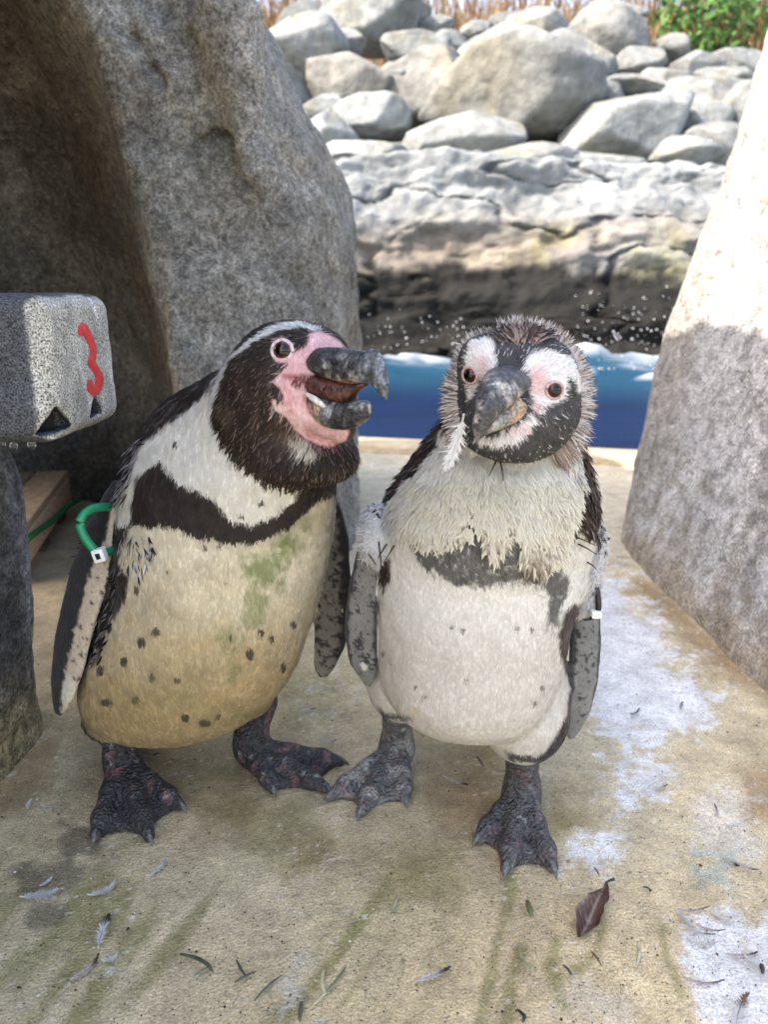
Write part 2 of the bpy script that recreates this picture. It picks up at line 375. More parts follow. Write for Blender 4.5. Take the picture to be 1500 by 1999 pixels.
    V[:, 2] = np.where(V[:, 1] < 1.75, 0.0015*n2*sstep(1.75, 1.5, V[:, 1])+0.0006*n4, 0)-0.002
    c = np.clip(c, 0.01, 0.9)
    o = mesh_obj('floor', V, Q, M['floor'], col=c); tag(o, kind='structure'); return o
build_floor()
def slab(name, pts, z0, z1, m, col, kind='structure'):
    """flat prism over a quad/polygon, bevelled a little"""
    bm = bmesh.new(); b = [bm.verts.new((p[0], p[1], z0)) for p in pts]; t = [bm.verts.new((p[0], p[1], z1)) for p in pts]; n = len(pts)
    bm.faces.new(t); bm.faces.new(b[::-1])
    for i in range(n): bm.faces.new((b[i], b[(i+1) % n], t[(i+1) % n], t[i]))
    bmesh.ops.recalc_face_normals(bm, faces=bm.faces[:])
    bmesh.ops.bevel(bm, geom=[e for e in bm.edges if abs(e.verts[0].co.z-e.verts[1].co.z) < 1e-6 and e.verts[0].co.z > z1-1e-6], offset=0.008, segments=3, affect='EDGES')
    bmesh.ops.triangulate(bm, faces=bm.faces[:])
    V = np.array([v.co[:] for v in bm.verts]); Q = np.array([[v.index for v in f.verts] for f in bm.faces]); bm.free()
    o = mesh_obj(name, V, Q, m, col=np.tile(col, (len(V), 1)), smooth=False); tag(o, kind=kind); return o
# a low kerb along the pool
def epts(d0, d1, x0=-4, x1=6): return [E0+EDIR*x0+ENRM*d0, E0+EDIR*x1+ENRM*d0, E0+EDIR*x1+ENRM*d1, E0+EDIR*x0+ENRM*d1]
slab('kerb', epts(-0.21, 0.0), -0.35, 0.012, M['floor'], (0.50, 0.40, 0.26))
slab('ground', [(-40, -12, 0), (40, -12, 0), (40, 60, 0), (-40, 60, 0)], -0.9, -0.6, M['boulder'], (0.2, 0.19, 0.17))

# ---- water: backdrop read as a printed mural, modelled as a real pool and bank
def build_mural_water():
    us = np.linspace(-14, 16, 300); ds = 0.004+5.6*np.linspace(0, 1, 260)**1.3
    U, D_ = np.meshgrid(us, ds); V = E0+U.ravel()[:, None]*EDIR+D_.ravel()[:, None]*ENRM; V[:, 2] = -0.06
    nx, ny = len(us), len(ds); i = np.arange(nx-1)[None]+np.arange(ny-1)[:, None]*nx
    Q = np.stack([i, i+1, i+1+nx, i+nx], -1).reshape(-1, 4)
    q = V*np.array([0.6, 1.6, 1]); n = fbm(q, 1.6, 4, 51); n2 = fbm(q, 6, 4, 52)
    d = D_.ravel(); far = sstep(1.6, 3.3, d)
    V[:, 2] += 0.012*n*sstep(0, .5, d)+0.03*n2*far
    foam = sstep(0.02, 0.42, far*0.9-0.86+0.8*n+0.75*n2)
    for cx, hh, ww in ((-.12, .10, .22), (.35, .04, .35), (1.35, .12, .25), (1.85, .06, .5), (2.6, .1, .5), (-1.2, .1, .6)): V[:, 2] += hh*np.exp(-((V[:, 0]-cx)/ww)**2-((d-2.95+.3*n)/.32)**2)*(1+.6*n2)
    V[:, 2] += foam*(0.02+0.05*np.clip(n+.5*n2+.3, 0, 1)*sstep(2.0, 3.2, d))
    c = np.array([0.0015, 0.010, 0.038])*(1+0.35*n[:, None]); c = lerp(c, np.array([0.010, 0.045, 0.075]), (0.8*sstep(1.3, 2.8, d))[:, None])
    c = lerp(c, np.array([0.46, 0.51, 0.55]), (foam*(.30+.70*sstep(-.2, .25, fbm(q, 9, 4, 55))))[:, None])
    m = mat('mural_water', vcol=True, rough=0.45, spec=0.06, bump=[('noise', 9, 0.25, 0.03), ('noise', 40, 0.2, 0.008)], aniso=(0.5, 1.6, 1))
    tag(mesh_obj('water', V, Q, m, col=c), kind='structure')
build_mural_water()

# ---- rocky shelf across the water, modelled from the mural (one long ledge) 
def build_mural_shelf():
    xs = np.linspace(-3.2, 5.6, 330); ts = np.linspace(0, 1, 190)
    X, Tt = np.meshgrid(xs, ts); x = X.ravel(); t = Tt.ravel()
    # front face profile: t 0..0.75 rises from below the water to the brow, then runs back
    z = np.where(t < 0.75, -0.25+t/0.75*1.75, 1.5+(t-0.75)*0.5)
    y = 5.75+np.where(t < 0.75, (t/0.75)**1.3*0.75, 0.75+(t-0.75)*7)
    y = y+0.09*(x-1.0)*-1
    p = np.stack([x, y, z], 1)
    q = p*np.array([0.42, 0.75, 1.7])
    n = fbm(q, 0.9, 5, 61); r = 1-np.abs(fbm(q+3, 1.3, 4, 62))*2.2; r2 = 1-np.abs(fbm(q+7, 3.0, 4, 63))*2.0; f = fbm(p, 7, 4, 64)
    cr = sstep(0.93, 1.0, r)+0.35*sstep(0.93, 1.0, r2)
    led = np.abs(((z*1.9+0.5*n+0.15*x) % 1.0)-0.5)*2
    y = y-0.34*n-0.05*f+0.05*cr-0.08*led*(t < 0.8)
    z = z+0.20*n*(t > 0.15)+0.05*f
    V = np.stack([x, y, z], 1)
    g = np.array([0.142, 0.150, 0.152])*(1+0.26*n+0.26*f)[:, None]
    zz = z+0.20*fbm(q, 1.5, 4, 66)+0.06*f
    pale = sstep(0.75, 1.35, zz)[:, None]; g = lerp(g, g*np.array([1.45, 1.47, 1.47]), pale)
    moss = sstep(0.40, 0.55, zz)*sstep(1.15, 0.7, zz)
    g = lerp(g, np.array([0.20, 0.145, 0.085])*(1+0.6*f[:, None]), (0.5*moss*sstep(-0.4, 0.4, fbm(q, 1.1, 3, 67)))[:, None])
    g = lerp(g, np.array([0.22, 0.205, 0.07])*(1+0.4*f[:, None]), (0.45*moss*sstep(0.0, 0.4, fbm(p, 2.2, 4, 68)))[:, None])
    g = lerp(g, np.array([0.012, 0.012, 0.011]), sstep(0.64, 0.52, zz+0.1*f)[:, None])
    g = g*(1-0.45*np.clip(cr, 0, 1))[:, None]
    nx, ny = len(xs), len(ts); i = np.arange(nx-1)[None]+np.arange(ny-1)[:, None]*nx
    Q = np.stack([i, i+1, i+1+nx, i+nx], -1).reshape(-1, 4)
    o = mesh_obj('mural_shelf', V, Q, M['boulder'], col=np.clip(g, 0.006, .8)); place(o, (1, 6, 0))
    tag(o, 'long cracked grey rock ledge from the mural backdrop, black and mossy along the waterline', 'rock')
build_mural_shelf()
# added bank behind the shelf, carrying the mural's boulders
def build_mural_bank():
    xs = np.linspace(-8, 12, 90); ys = np.linspace(6.6, 24, 70); X, Y = np.meshgrid(xs, ys); x = X.ravel(); y = Y.ravel()
    p = np.stack([x, y, x*0], 1); z = 0.75+(y-6.6)*0.40+0.35*fbm(p, 0.5, 3, 71)
    V = np.stack([x, y, z], 1); n = fbm(p, 2, 4, 72)
    c = lerp(np.array([0.15, 0.155, 0.15])*(1+0.4*n)[:, None], np.array([0.17, 0.115, 0.06])*(1+0.4*n)[:, None], sstep(11.5, 13, y)[:, None])
    nx, ny = len(xs), len(ys); i = np.arange(nx-1)[None]+np.arange(ny-1)[:, None]*nx
    tag(mesh_obj('bank', V, np.stack([i, i+1, i+1+nx, i+nx], -1).reshape(-1, 4), M['boulder'], col=np.clip(c, .01, .8)), kind='structure')
build_mural_bank()
def ico(sub):
    bm = bmesh.new(); bmesh.ops.create_icosphere(bm, subdivisions=sub, radius=1)
    V = np.array([v.co[:] for v in bm.verts]); Q = np.array([[v.index for v in f.verts] for f in bm.faces]); bm.free(); return V, Q
ICO4 = ico(5); ICO3 = ico(3); ICO2 = ico(2)
def boulder(u, v, w, h, y, seed, label, group=None, tone=1.0, warm=0.0, tilt=0.0, ang=0.22, cuts=15):
    """u,v centre and w,h size in photo pixels; y distance"""
    c = P(u, v, y); k = y*0.97/F; rx, rz = w*k*0.5, h*k*0.5; ry = 0.5*(rx+rz)
    V, Q = ICO4; p = V.copy()
    r = 1+0.22*fbm(p+seed*9.7, 0.8, 3, seed)+0.05*fbm(p+seed, 3.0, 4, seed+1)
    # a few flat faces, as if split off
    rs = np.random.default_rng(seed)
    for _ in range(cuts):
        d = nrm(rs.normal(size=3)); cut = rs.uniform(0.60, 0.86); q = p*r[:, None]; s = q@d; over = s > cut
        r = np.where(over, r*(cut+ang*0.35*(s-cut))/np.maximum(s, 1e-6), r)
    r = r*(1+0.02*fbm(p+seed, 7.0, 3, seed+5))
    p = p*r[:, None]*np.array([rx, ry, rz])*(1.28 if y < 9.4 else 1.08)
    ca, sa = math.cos(tilt), math.sin(tilt); p = p @ np.array([[ca, 0, sa], [0, 1, 0], [-sa, 0, ca]])
    n = fbm(p*np.array([1, 1, 2]), 2.5/max(rx, 0.2), 4, seed+2)
    col = np.array([0.178+0.025*warm, 0.190, 0.187-0.02*warm])*tone*(1+0.24*n)[:, None]
    n2 = fbm(p, 1.3/max(rx, .2), 3, seed+3); col = lerp(col, col*np.array([1.08, 1.0, 0.86]), sstep(0.1, 0.5, n2)[:, None])
    o = mesh_obj('boulder', p+c, Q, M['boulder'], col=np.clip(col, 0.02, 0.8)); place(o, c-np.array([0, 0, rz*0.8]))
    tag(o, label, 'boulder', group)
B_ = 'boulders of the mural backdrop, modelled solid'; BL = 'pale rounded boulder modelled from the mural backdrop'  # boulders seen in the mural, built here as solid rocks
bl = [  # u, v, w, h, y, tone, warm, tilt, label
    (1010, 180, 300, 165, 8.6, .96, .2, 0.06, 'largest pale boulder in the heap, with a dark hollow beneath its front'),
    (1225, 262, 225, 130, 8.0, 1.05, 0, 0.0, 'broad smooth grey mural boulder resting directly on the rock ledge, right of the dark hollow'),
    (890, 285, 235, 110, 8.0, 1.15, 0, 0.12, 'low pale mural boulder on the rock ledge with a thin slab edge on top'),
    (712, 235, 165, 75, 8.3, 1.2, 0, 0.05, 'flat topped pale slab boulder with a dark gap under its right end'),
    (725, 325, 160, 85, 7.6, 1.25, 0, 0.0, 'very pale mural boulder low on the ledge beside the cave rock'),
    (640, 290, 110, 110, 7.9, 1.15, 0, 0.0, None),
    (690, 165, 160, 100, 8.9, 1.1, .6, -0.1, 'peach tinted boulder above the flat topped slab'),
    (600, 110, 130, 110, 9.2, 1.1, 0, -0.3, 'steep slanting mural boulder face leaning beside the cave rock'),
    (722, 45, 200, 130, 10.5, 1.08, .1, 0.15, 'big domed boulder high on the heap below the dry reeds'),
    (835, 175, 150, 130, 8.9, 1.0, .5, 0.0, 'boulder with a cream flank just left of the largest boulder'),
    (810, 95, 130, 80, 9.6, 1.12, 0, 0.1, None),
    (875, 100, 100, 70, 9.9, 1.0, 0, 0.0, None),
    (1050, 75, 125, 90, 10.6, 1.0, .1, -0.35, 'pointed slanting boulder rising behind the largest boulder'),
    (1190, 80, 165, 130, 10.0, 1.05, .3, 0.0, 'rounded tan boulder at the top of the heap near the green bush'),
    (1215, 27, 85, 30, 11.0, 1.12, 0, 0.0, 'thin flat stone lying on the rounded tan boulder'),
    (1115, 130, 140, 90, 9.3, 1.05, .1, -0.1, None),
    (1305, 100, 75, 70, 9.9, .98, .1, -0.2, None), (1250, 130, 100, 70, 9.4, 1.0, 0, 0.1, None),
    (1235, 172, 115, 38, 8.8, 1.05, 0, 0.0, 'flat grey stone wedged between two larger boulders'),
    (1360, 135, 90, 75, 9.5, .95, 0, 0.2, None), (1345, 205, 165, 95, 8.8, 1.0, .2, 0.15, 'wide grey mural boulder near the tall sunlit rock'),
    (1430, 130, 110, 70, 9.8, .92, 0, 0.0, None), (1425, 175, 110, 60, 9.2, .92, 0, -0.3, None), (1370, 243, 100, 60, 8.3, 1.08, 0, 0.2, None),
    (1400, 290, 130, 75, 7.8, 1.0, .2, -0.1, None), (1450, 225, 100, 90, 8.5, .95, .1, 0, None), (1330, 310, 120, 60, 7.6, 1.1, 0, 0, None),
    (800, 20, 90, 60, 11.2, 1.0, 0, 0, None), (845, 60, 80, 45, 10.8, .95, 0, 0, None), (930, 75, 80, 50, 10.8, 1, 0, 0, None), (985, 50, 60, 45, 11.2, .9, .2, 0.3, None),
    (600, 45, 100, 70, 10.8, .75, 0, 0, None), (555, 190, 110, 110, 8.8, 1.05, 0, 0, None), (1130, 160, 90, 80, 9.0, 1.02, 0, 0, None), (1000, 325, 200, 60, 7.3, 1.0, 0, 0, None), (1150, 330, 160, 60, 7.3, .98, 0, 0, None), (1105, 225, 80, 60, 8.3, .9, 0, .2, None), (780, 160, 90, 70, 8.9, 1, 0, .1, None), (930, 130, 90, 80, 9.2, .95, .1, -.1, None), (1180, 200, 80, 60, 8.6, 1, 0, 0, None), (1290, 170, 90, 70, 9.0, .9, 0, .2, None), (640, 220, 90, 60, 8.5, 1.1, 0, 0, None), (1390, 190, 80, 60, 9.0, .9, 0, -.2, None), (970, 95, 80, 60, 10.0, 1, 0, 0, None), (660, 95, 90, 60, 9.8, 1, .2, .2, None), (470, 250, 180, 120, 8.2, 1, 0, 0, None), (330, 200, 230, 150, 8.8, .95, .1, .1, None), (440, 110, 170, 120, 9.6, 1, 0, -.1, None), (150, 260, 200, 130, 8.3, 1, 0, 0, None), (200, 120, 220, 140, 9.8, .9, .2, .1, None), (0, 180, 220, 150, 9.0, 1, 0, 0, None), (1540, 260, 180, 110, 8.2, 1, 0, .1, None), (1580, 160, 190, 120, 9.2, .95, .1, 0, None), (1720, 240, 220, 140, 8.5, 1, 0, -.1, None), (1800, 130, 200, 130, 9.6, .95, 0, .1, None),
]
more = ['grey mural boulder half buried low beside the cave rock', 'small pale mural boulder bridging the domed boulder and the cream flanked one', 'small mural boulder tucked against the shadow behind the cream flanked boulder', 'broad mural boulder filling the gap between the largest boulder and the tan one', 'small upright boulder right under the green bush', None, 'rounded boulder above the wide grey boulder near the sunlit rock', 'grey boulder below the green bush, touching the tall sunlit rock', None, 'small pale boulder between the wide grey boulder and the smooth one', 'low tan boulder on the ledge against the tall sunlit rock', None, 'flat pale stone on the ledge in front of the smooth grey boulder', 'small far boulder at the foot of the dry reeds', None, None, 'small dark pointed stone among the dry reeds', 'dull dark boulder behind the slanting face beside the cave rock', None, None, 'long low stone on the ledge below the dark hollow', None]
more = iter(more)
for i, (u, v, w, h, y, tone, warm, tilt, lab) in enumerate(bl):
    boulder(u, v, w, h, y, 100+i*7, lab or next(more, None) or BL, B_, tone, warm, tilt, cuts=(9 if i in (0, 1, 8, 13) else 16))

# dry reeds and a green bush from the mural, along the top of the bank
def blades(name, n, xr, yr, zf, hgt, wid, cols, seed, lean=0.25):
    r = np.random.default_rng(seed); x = r.uniform(*xr, n); y = r.uniform(*yr, n); z = zf(y)-0.1; h = hgt*r.uniform(.5, 1.2, n); a = r.uniform(0, 6.28, n); ln = r.normal(0, lean, (n, 2))
    b = np.stack([x, y, z], 1); s = np.stack([np.cos(a), np.sin(a)*0.5, a*0], 1)*(wid*r.uniform(.5, 1.3, n))[:, None]
    m = b+np.stack([ln[:, 0]*h*.4, ln[:, 1]*h*.4, h*.55], 1); t = b+np.stack([ln[:, 0]*h, ln[:, 1]*h, h], 1)
    V = np.concatenate([b-s, b+s, m+s*.8, m-s*.8, t], 0); i = np.arange(n)
    c = np.asarray(cols)[r.integers(0, len(cols), n)]*r.uniform(.6, 1.3, (n, 1))
    o = mesh_obj(name, V, [np.stack([i, i+n, i+2*n, i+3*n], 1), np.stack([i+3*n, i+2*n, i+4*n], 1)], M['foliage'], col=np.tile(c, (5, 1)), smooth=False); return o
zb = lambda y: 0.75+(y-6.6)*0.40
o = blades('mural_reeds', 9000, (-7, 11), (11.6, 17), zb, 1.5, 0.022, [(0.17, 0.11, 0.06), (0.24, 0.17, 0.10), (0.13, 0.08, 0.045), (0.33, 0.24, 0.13), (0.24, 0.11, 0.05)], 5)
tag(o, 'brown dry reeds and dead stems along the top of the mural bank', 'reeds', kind='stuff')
def bush(u, v, y, rx, rz, n, seed, label):
    c = P(u, v, y); r = np.random.default_rng(seed); d = nrm(r.normal(size=(n, 3)))*(r.uniform(.15, 1, (n, 1))**.5)
    d = d*(1+0.35*fbm(d*2, 1.4, 2, seed))[:, None]; b = c+d*np.array([rx, rx*.8, rz]); t1 = nrm(r.normal(size=(n, 3))); t2 = nrm(np.cross(t1, r.normal(size=(n, 3))))
    L = r.uniform(.05, .11, (n, 1)); V = np.concatenate([b-t2*L*.35, b+t1*L, b+t2*L*.35, b-t1*L*.6], 0); i = np.arange(n)
    col = np.array([0.075, 0.16, 0.045])*r.uniform(.6, 1.5, (n, 1))
    root = empty('mural_bush', (c[0], c[1], zb(c[1])-0.1)); tag(root, label, 'bush')
    under(mesh_obj('foliage', V, np.stack([i, i+n, i+2*n, i+3*n], 1), M['foliage'], col=np.tile(col, (4, 1)), smooth=False), root)
    st = []; Fs = []; k = 0
    for a in range(9):
        e = c+np.array([r.normal(0, rx*.5), r.normal(0, .2), rz*r.uniform(0, .8)]); pts = np.array([[c[0]+r.normal(0, .1), c[1]+r.normal(0, .1), zb(c[1])-.15], (c+e)/2-np.array([0, 0, rz*.4]), e])
        V_, F_ = tube(pts, [.02, .014, .006], 5); st.append(V_); Fs.append(F_[0]+k); k += len(V_)
    V_ = np.concatenate(st); under(mesh_obj('mural_stems', V_, np.concatenate(Fs), M['foliage'], col=np.tile((0.09, 0.06, 0.04), (len(V_), 1))), root)
bush(1390, 40, 11.9, 0.8, 0.6, 1500, 3, 'green leafy bush from the mural, standing alone among the dry reeds')
# spray where the swell meets the ledge, modelled from the mural's white specks
def spray():
    r = np.random.default_rng(11); V0, Q0 = ICO2; V = []; Q = []; k = 0
    for _ in range(200):
        u = r.choice([r.uniform(1120, 1340), r.uniform(690, 930)], p=[.7, .3]); v = r.normal(650, 45) if u > 1000 else r.normal(655, 22); y = r.uniform(4.6, 5.3); c = P(u, min(max(v, 560), 720), y); s = r.uniform(.001, .0045)
        V.append(V0*s+c); Q.append(Q0+k); k += len(V0)
    o = mesh_obj('mural_spray', np.concatenate(V), np.concatenate(Q), M['spray']); tag(o, 'white water drops from the mural, splashing in front of the black waterline', 'spray', kind='stuff')
spray()

# ---- artificial cave rock, left
def rock_col(p, base, seed, amp=.25):
    n = fbm(p, 4, 4, seed); n2 = fbm(p, 18, 4, seed+1); c = np.array(base)*(1+amp*n+amp*.8*n2)[:, None]
    c = lerp(c, np.array([0.30, 0.21, 0.12]), (0.28*sstep(0.15, 0.55, fbm(p, 6, 4, seed+2)))[:, None])
    c = lerp(c, np.array([0.10, 0.098, 0.09]), (0.5*sstep(0.1, 0.5, fbm(p*np.array([1, 1, .5]), 5, 4, seed+3)))[:, None]); return c
def build_cave():
    # right outline of the rock in the photo, at the depth where it turns away
    out = [(1045, 692), (980, 686), (900, 682), (800, 678), (700, 676), (600, 676), (500, 674), (430, 668), (350, 652), (250, 618), (150, 578), (80, 545), (20, 510), (-60, 455), (-160, 380), (-300, 250)]
    tab = []
    for v, u in out:
        y = 1.55-0.04*(1045-v)/1000; q = P(u, v, y); xr = q[0]; z = q[2]; xl = -1.5
        tab.append((z, (xl+xr)/2, 1.72, (xr-xl)/2, 0.50-0.05*z))
    z0, last = min(tab)[0], max(tab)
    tab.append((-0.03, min(tab)[1]+.006, 1.72, min(tab)[3]+.006, .52)); tab.append((1.65, -1.1, 1.72, .35, .2))
    ex = np.eye(3); body = sd_slices((0, 0, 0), ex[2], ex[0], ex[1], tab, 4, 3.4)
    alc = sd_ell((-0.76, 1.0, 0.22), (0.43, 0.86, 1.02)); top = sd_ell((-1.03, 0.75, 1.455), (0.71, 1.30, 0.47)); wall = sd_ell((-1.15, 0.05, 0.7), (0.62, 0.75, 0.92))
    rib = sd_cone(P(455, 40, 1.27), P(500, 330, 1.25), 0.035, 0.02); rib2 = sd_cone(P(515, 350, 1.225), P(540, 500, 1.225), 0.022, 0.012)
    crk = [P(185, -10, 1.16), P(225, 60, 1.17), P(262, 110, 1.18), P(275, 150, 1.19)]
    def f(p):
        d = body(p); d = smin(d, rib(p), .14); d = smin(d, rib2(p), .06)
        d = -smin(-d, alc(p), 0.03)
        d = smin(d, top(p), .12); d = smin(d, wall(p), .15)
        n = fbm(p*np.array([1, 1, .6]), 5, 4, 81)*0.048+fbm(p, 17, 3, 82)*0.014+fbm(p, 50, 3, 83)*0.006
        pit = sstep(0.5, 0.8, vnoise(p*np.array([28, 28, 12]), 84))*0.012
        for a, b in zip(crk[:-1], crk[1:]): pit = np.maximum(pit, 0.03*sstep(0.012, 0.0, sd_cone(a, b, 0, 0)(p*np.array([1, .0, 1])+np.array([0, 1, 0])*a[1])))
        return d+n*0.8+pit
    V, Q = surface_nets(f, (-1.7, -0.9, -0.04), (0.1, 2.3, 1.85), 0.0105, 6)
    c = rock_col(V, (0.245, 0.235, 0.21), 90)
    # shade of the hollow is painted in: rock colour darkened inside it
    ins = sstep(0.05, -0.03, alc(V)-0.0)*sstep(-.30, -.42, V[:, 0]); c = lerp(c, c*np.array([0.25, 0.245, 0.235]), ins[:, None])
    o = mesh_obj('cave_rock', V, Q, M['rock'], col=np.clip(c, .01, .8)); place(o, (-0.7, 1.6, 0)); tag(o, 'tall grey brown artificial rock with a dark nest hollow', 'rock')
build_cave()

# ---- pale leaning rock, right
def build_right():
    out = [(1085, 1238), (1040, 1240), (1000, 1248), (930, 1258), (860, 1270), (780, 1281), (700, 1291), (640, 1308), (590, 1338), (530, 1365), (480, 1388), (400, 1412), (330, 1428), (230, 1450), (120, 1478), (60, 1500), (-60, 1545), (-200, 1600)]
    tab = []
    for v, u in out:
        q = P(u, v, 1.40); tab.append((q[2], q[0]+0.55, 1.20, 0.55, 0.55))
    tab.append((-0.04, tab[0][1]-.004, 1.2, .55, .57)); tab.append((1.5, 1.25, 1.2, .25, .25))
    e = np.eye(3); body = sd_slices((0, 0, 0), e[2], e[0], e[1], tab, 2, 4.2)
    A = fl(1232, 1085); B = fl(1520, 1360); B2 = fl(1500, 1345)
    nn = nrm(np.array([-(B-A)[1], (B-A)[0], 0])); nn = nn if nn[0] < 0 else -nn
    def f(p):
        d = body(p)
        pl = (p-A)@nn+0.26*p[:, 2]-0.012*sstep(0.1, 0, p[:, 2]); d = -smin(-d, -pl, .05)
        return d+0.020*fbm(p*np.array([1, 1, .6]), 4.5, 4, 95)+0.006*fbm(p, 30, 3, 96)
    V, Q = surface_nets(f, (0.3, 0.2, -0.05), (1.75, 1.95, 1.6), 0.011, 6)
    n = fbm(V*np.array([1, 1, .35]), 9, 4, 97); n2 = fbm(V, 45, 3, 98)
    c = np.array([0.36, 0.335, 0.30])*(1+.2*n+.2*n2)[:, None]
    # white lime runs with dark lichen specks between them
    u, v, _ = proj(V)
    run = sstep(0.0, 0.5, vnoise(np.stack([u*.016+.003*v, v*.0018, u*0], 1), 99)+.5*n2+0.25*n)
    c = lerp(c, np.array([0.60, 0.60, 0.615]), (0.55*run)[:, None])
    sp = sstep(0.05, .45, fbm(V, 75, 3, 101)+.25*sstep(1350, 1480, u)-.05); c = lerp(c, np.array([0.085, 0.08, 0.075]), (0.5*sp)[:, None])
    foot = sstep(0.10, 0.0, V[:, 2]+.05*n+.04*n2); c = lerp(c, np.array([0.30, 0.22, 0.13]), (.5*foot)[:, None])
    o = mesh_obj('leaning_rock', V, Q, M['rock_pale'], col=np.clip(c, .02, .8)); place(o, (0.9, 1.1, 0)); tag(o, 'tall pale rock with white lime streaks, its top in sunlight', 'rock')
build_right()

# ---- rough pillar at the left and the granite block on it
def build_pillar():
    rows = [(885, 10), (940, 28), (1000, 42), (1100, 52), (1300, 62), (1400, 72), (1480, 84), (1540, 96)]
    tab = []
    for v, u in rows:
        q = P(u, v, 0.79); tab.append((q[2], q[0]-.16, 0.76, .16, .105))
    tab.append((-.03, tab[-1][1]+.014, .76, .185, .13)); tab.append((0.42, tab[0][1]-.01, .76, .15, .09))
    e = np.eye(3); b = sd_slices((0, 0, 0), e[2], e[0], e[1], tab, 2, 3.0)
    f = lambda p: b(p)+.006*fbm(p, 12, 4, 110)+.003*fbm(p, 60, 3, 111)
    V, Q = surface_nets(f, (-.78, .52, -.04), (-.2, 1.0, .45), .005, 6)
    n = fbm(V*np.array([1, 1, .4]), 14, 4, 112); n2 = fbm(V, 70, 3, 113)
    c = np.array([0.12, 0.118, 0.115])*(1+.35*n+.4*n2)[:, None]; c = lerp(c, np.array([0.33, 0.34, 0.36]), (.6*sstep(.05, .5, n+.4*n2))[:, None])
    low = sstep(.13, .02, V[:, 2]+.04*n); c = lerp(c, np.array([0.31, 0.235, 0.12])*(1+.5*n2)[:, None], (.8*low)[:, None])
    o = mesh_obj('stone_pillar', V, Q, M['rock'], col=np.clip(c, .01, .8)); place(o, (-.48, .76, 0)); tag(o, 'rough dark stone pillar with a yellowed foot under the numbered block', 'pillar')
build_pillar()
XB = -0.268
def build_block():
    # front face y=.62 leans a little, right face x=XB carries the numeral
    bx = lambda p: np.maximum.reduce([np.abs(p[:, 0]-(XB-.17))-.17, np.abs(p[:, 1]-.70)-.08, np.abs(p[:, 2]-.4385)-.0605])
    def f(p):
        q = np.abs(p-np.array([XB-.17, .70, .4385]))-np.array([.17, .08, .0605])+.014
        d = np.linalg.norm(np.maximum(q, 0), axis=1)+np.minimum(q.max(1), 0)-.014
        # chamfer along the near upright corner, wide at the bottom
        ch = ((p[:, 0]-XB)-(p[:, 1]-.62))/1.414+0.010-.06*np.clip(.44-p[:, 2], 0, .1)*0; d = np.maximum(d, ch)
        # triangular notches through the bottom edge
        for (c0, axis) in ((np.array([XB-.012, .628, .392]), np.array([.55, -.83, 0])), (np.array([XB, .715, .392]), np.array([1., 0, 0]))):
            sd = np.cross(np.array([0, 0, 1.]), axis); l = (p-c0)@axis; w = (p-c0)@sd; z = p[:, 2]-c0[2]
            tri = np.maximum(np.abs(w-0.010*(1 if axis[0] < .9 else 0))*1.0+z*.75-.0135, -z-.004)*.8; hole = np.maximum(tri, np.abs(l)-.030)
            d = np.maximum(d, -hole)
        return d+.0035*fbm(p, 16, 3, 120)+.0015*fbm(p, 60, 3, 121)
    V, Q = surface_nets(f, (-.64, .60, .365), (-.245, .80, .515), .0025, 6)
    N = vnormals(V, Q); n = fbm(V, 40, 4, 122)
    c = np.array([0.06, 0.063, 0.07])*(1+.3*n)[:, None]; side = sstep(.35, .7, N[:, 0]); c = lerp(c, np.array([0.30, 0.29, 0.255])*(1+.3*n)[:, None], side[:, None])  # right face paler than the front: its light is put into the colour
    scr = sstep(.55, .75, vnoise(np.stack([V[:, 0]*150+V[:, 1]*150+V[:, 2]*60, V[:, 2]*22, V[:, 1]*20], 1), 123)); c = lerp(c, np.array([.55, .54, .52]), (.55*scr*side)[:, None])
    root = empty('numbered_block', (XB-.17, .70, .379)); tag(root, 'speckled grey granite block with a red painted 3 on its side', 'stone block')
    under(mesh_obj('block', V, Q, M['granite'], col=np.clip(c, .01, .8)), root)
    # black boxes behind the two notches, standing in for their shade
    for k, (c0, ax) in enumerate(((np.array([XB-.022, .642, .396]), np.array([.55, -.83, 0])), (np.array([XB-.012, .715, .396]), np.array([1., 0, 0])))):
        R = np.stack([ax, np.cross([0, 0, 1.], ax), [0, 0, 1.]]); V_, Q_ = box_mesh(c0, (.003, .011, .009), R); under(mesh_obj('notch_shade', V_, Q_, M['black'], smooth=False), root)
    # painted numeral: brush stroke, thick ends, one millimetre proud of the face
    def face(u, v):
        d = ray(u, v); t = (XB-CAMP[0])/d[0]; return CAMP+d*t
    st = [(163, 634, 8), (158, 650, 7.5), (165, 662, 6), (172, 645, 6), (178, 662, 6.5), (183, 685, 6.5), (182, 702, 7), (185, 716, 7), (191, 730, 7), (190, 748, 8), (182, 762, 9.5), (178, 750, 7)]
    st = [(156, 658, 4), (157, 646, 7), (161, 638, 9), (166, 642, 9), (172, 655, 7), (178, 668, 6.5), (183, 684, 6.5), (181, 699, 6), (174, 707, 5.5), (182, 715, 6.5), (192, 730, 7), (194, 744, 7), (191, 756, 8), (184, 764, 9), (177, 761, 8), (174, 750, 6), (175, 741, 4)]
    pts = np.array(st, float); tt = np.linspace(0, len(pts)-1, 90); pu = [np.interp(tt, np.arange(len(pts)), pts[:, i]) for i in range(3)]
    ker = np.ones(7)/7; pu = [np.convolve(np.pad(a, 3, mode='edge'), ker, 'valid') for a in pu]
    du = np.gradient(pu[0]); dv = np.gradient(pu[1]); ln = np.hypot(du, dv); nu, nv = -dv/ln, du/ln; V_ = []
    for i in range(len(tt)):
        w = 1.15*pu[2][i]*(1+.08*math.sin(i*1.7))
        for s in (-1, -.4, .4, 1):
            q = face(pu[0][i]+nu[i]*w*s, pu[1][i]+nv[i]*w*s); V_.append(q)
    V_ = np.array(V_)
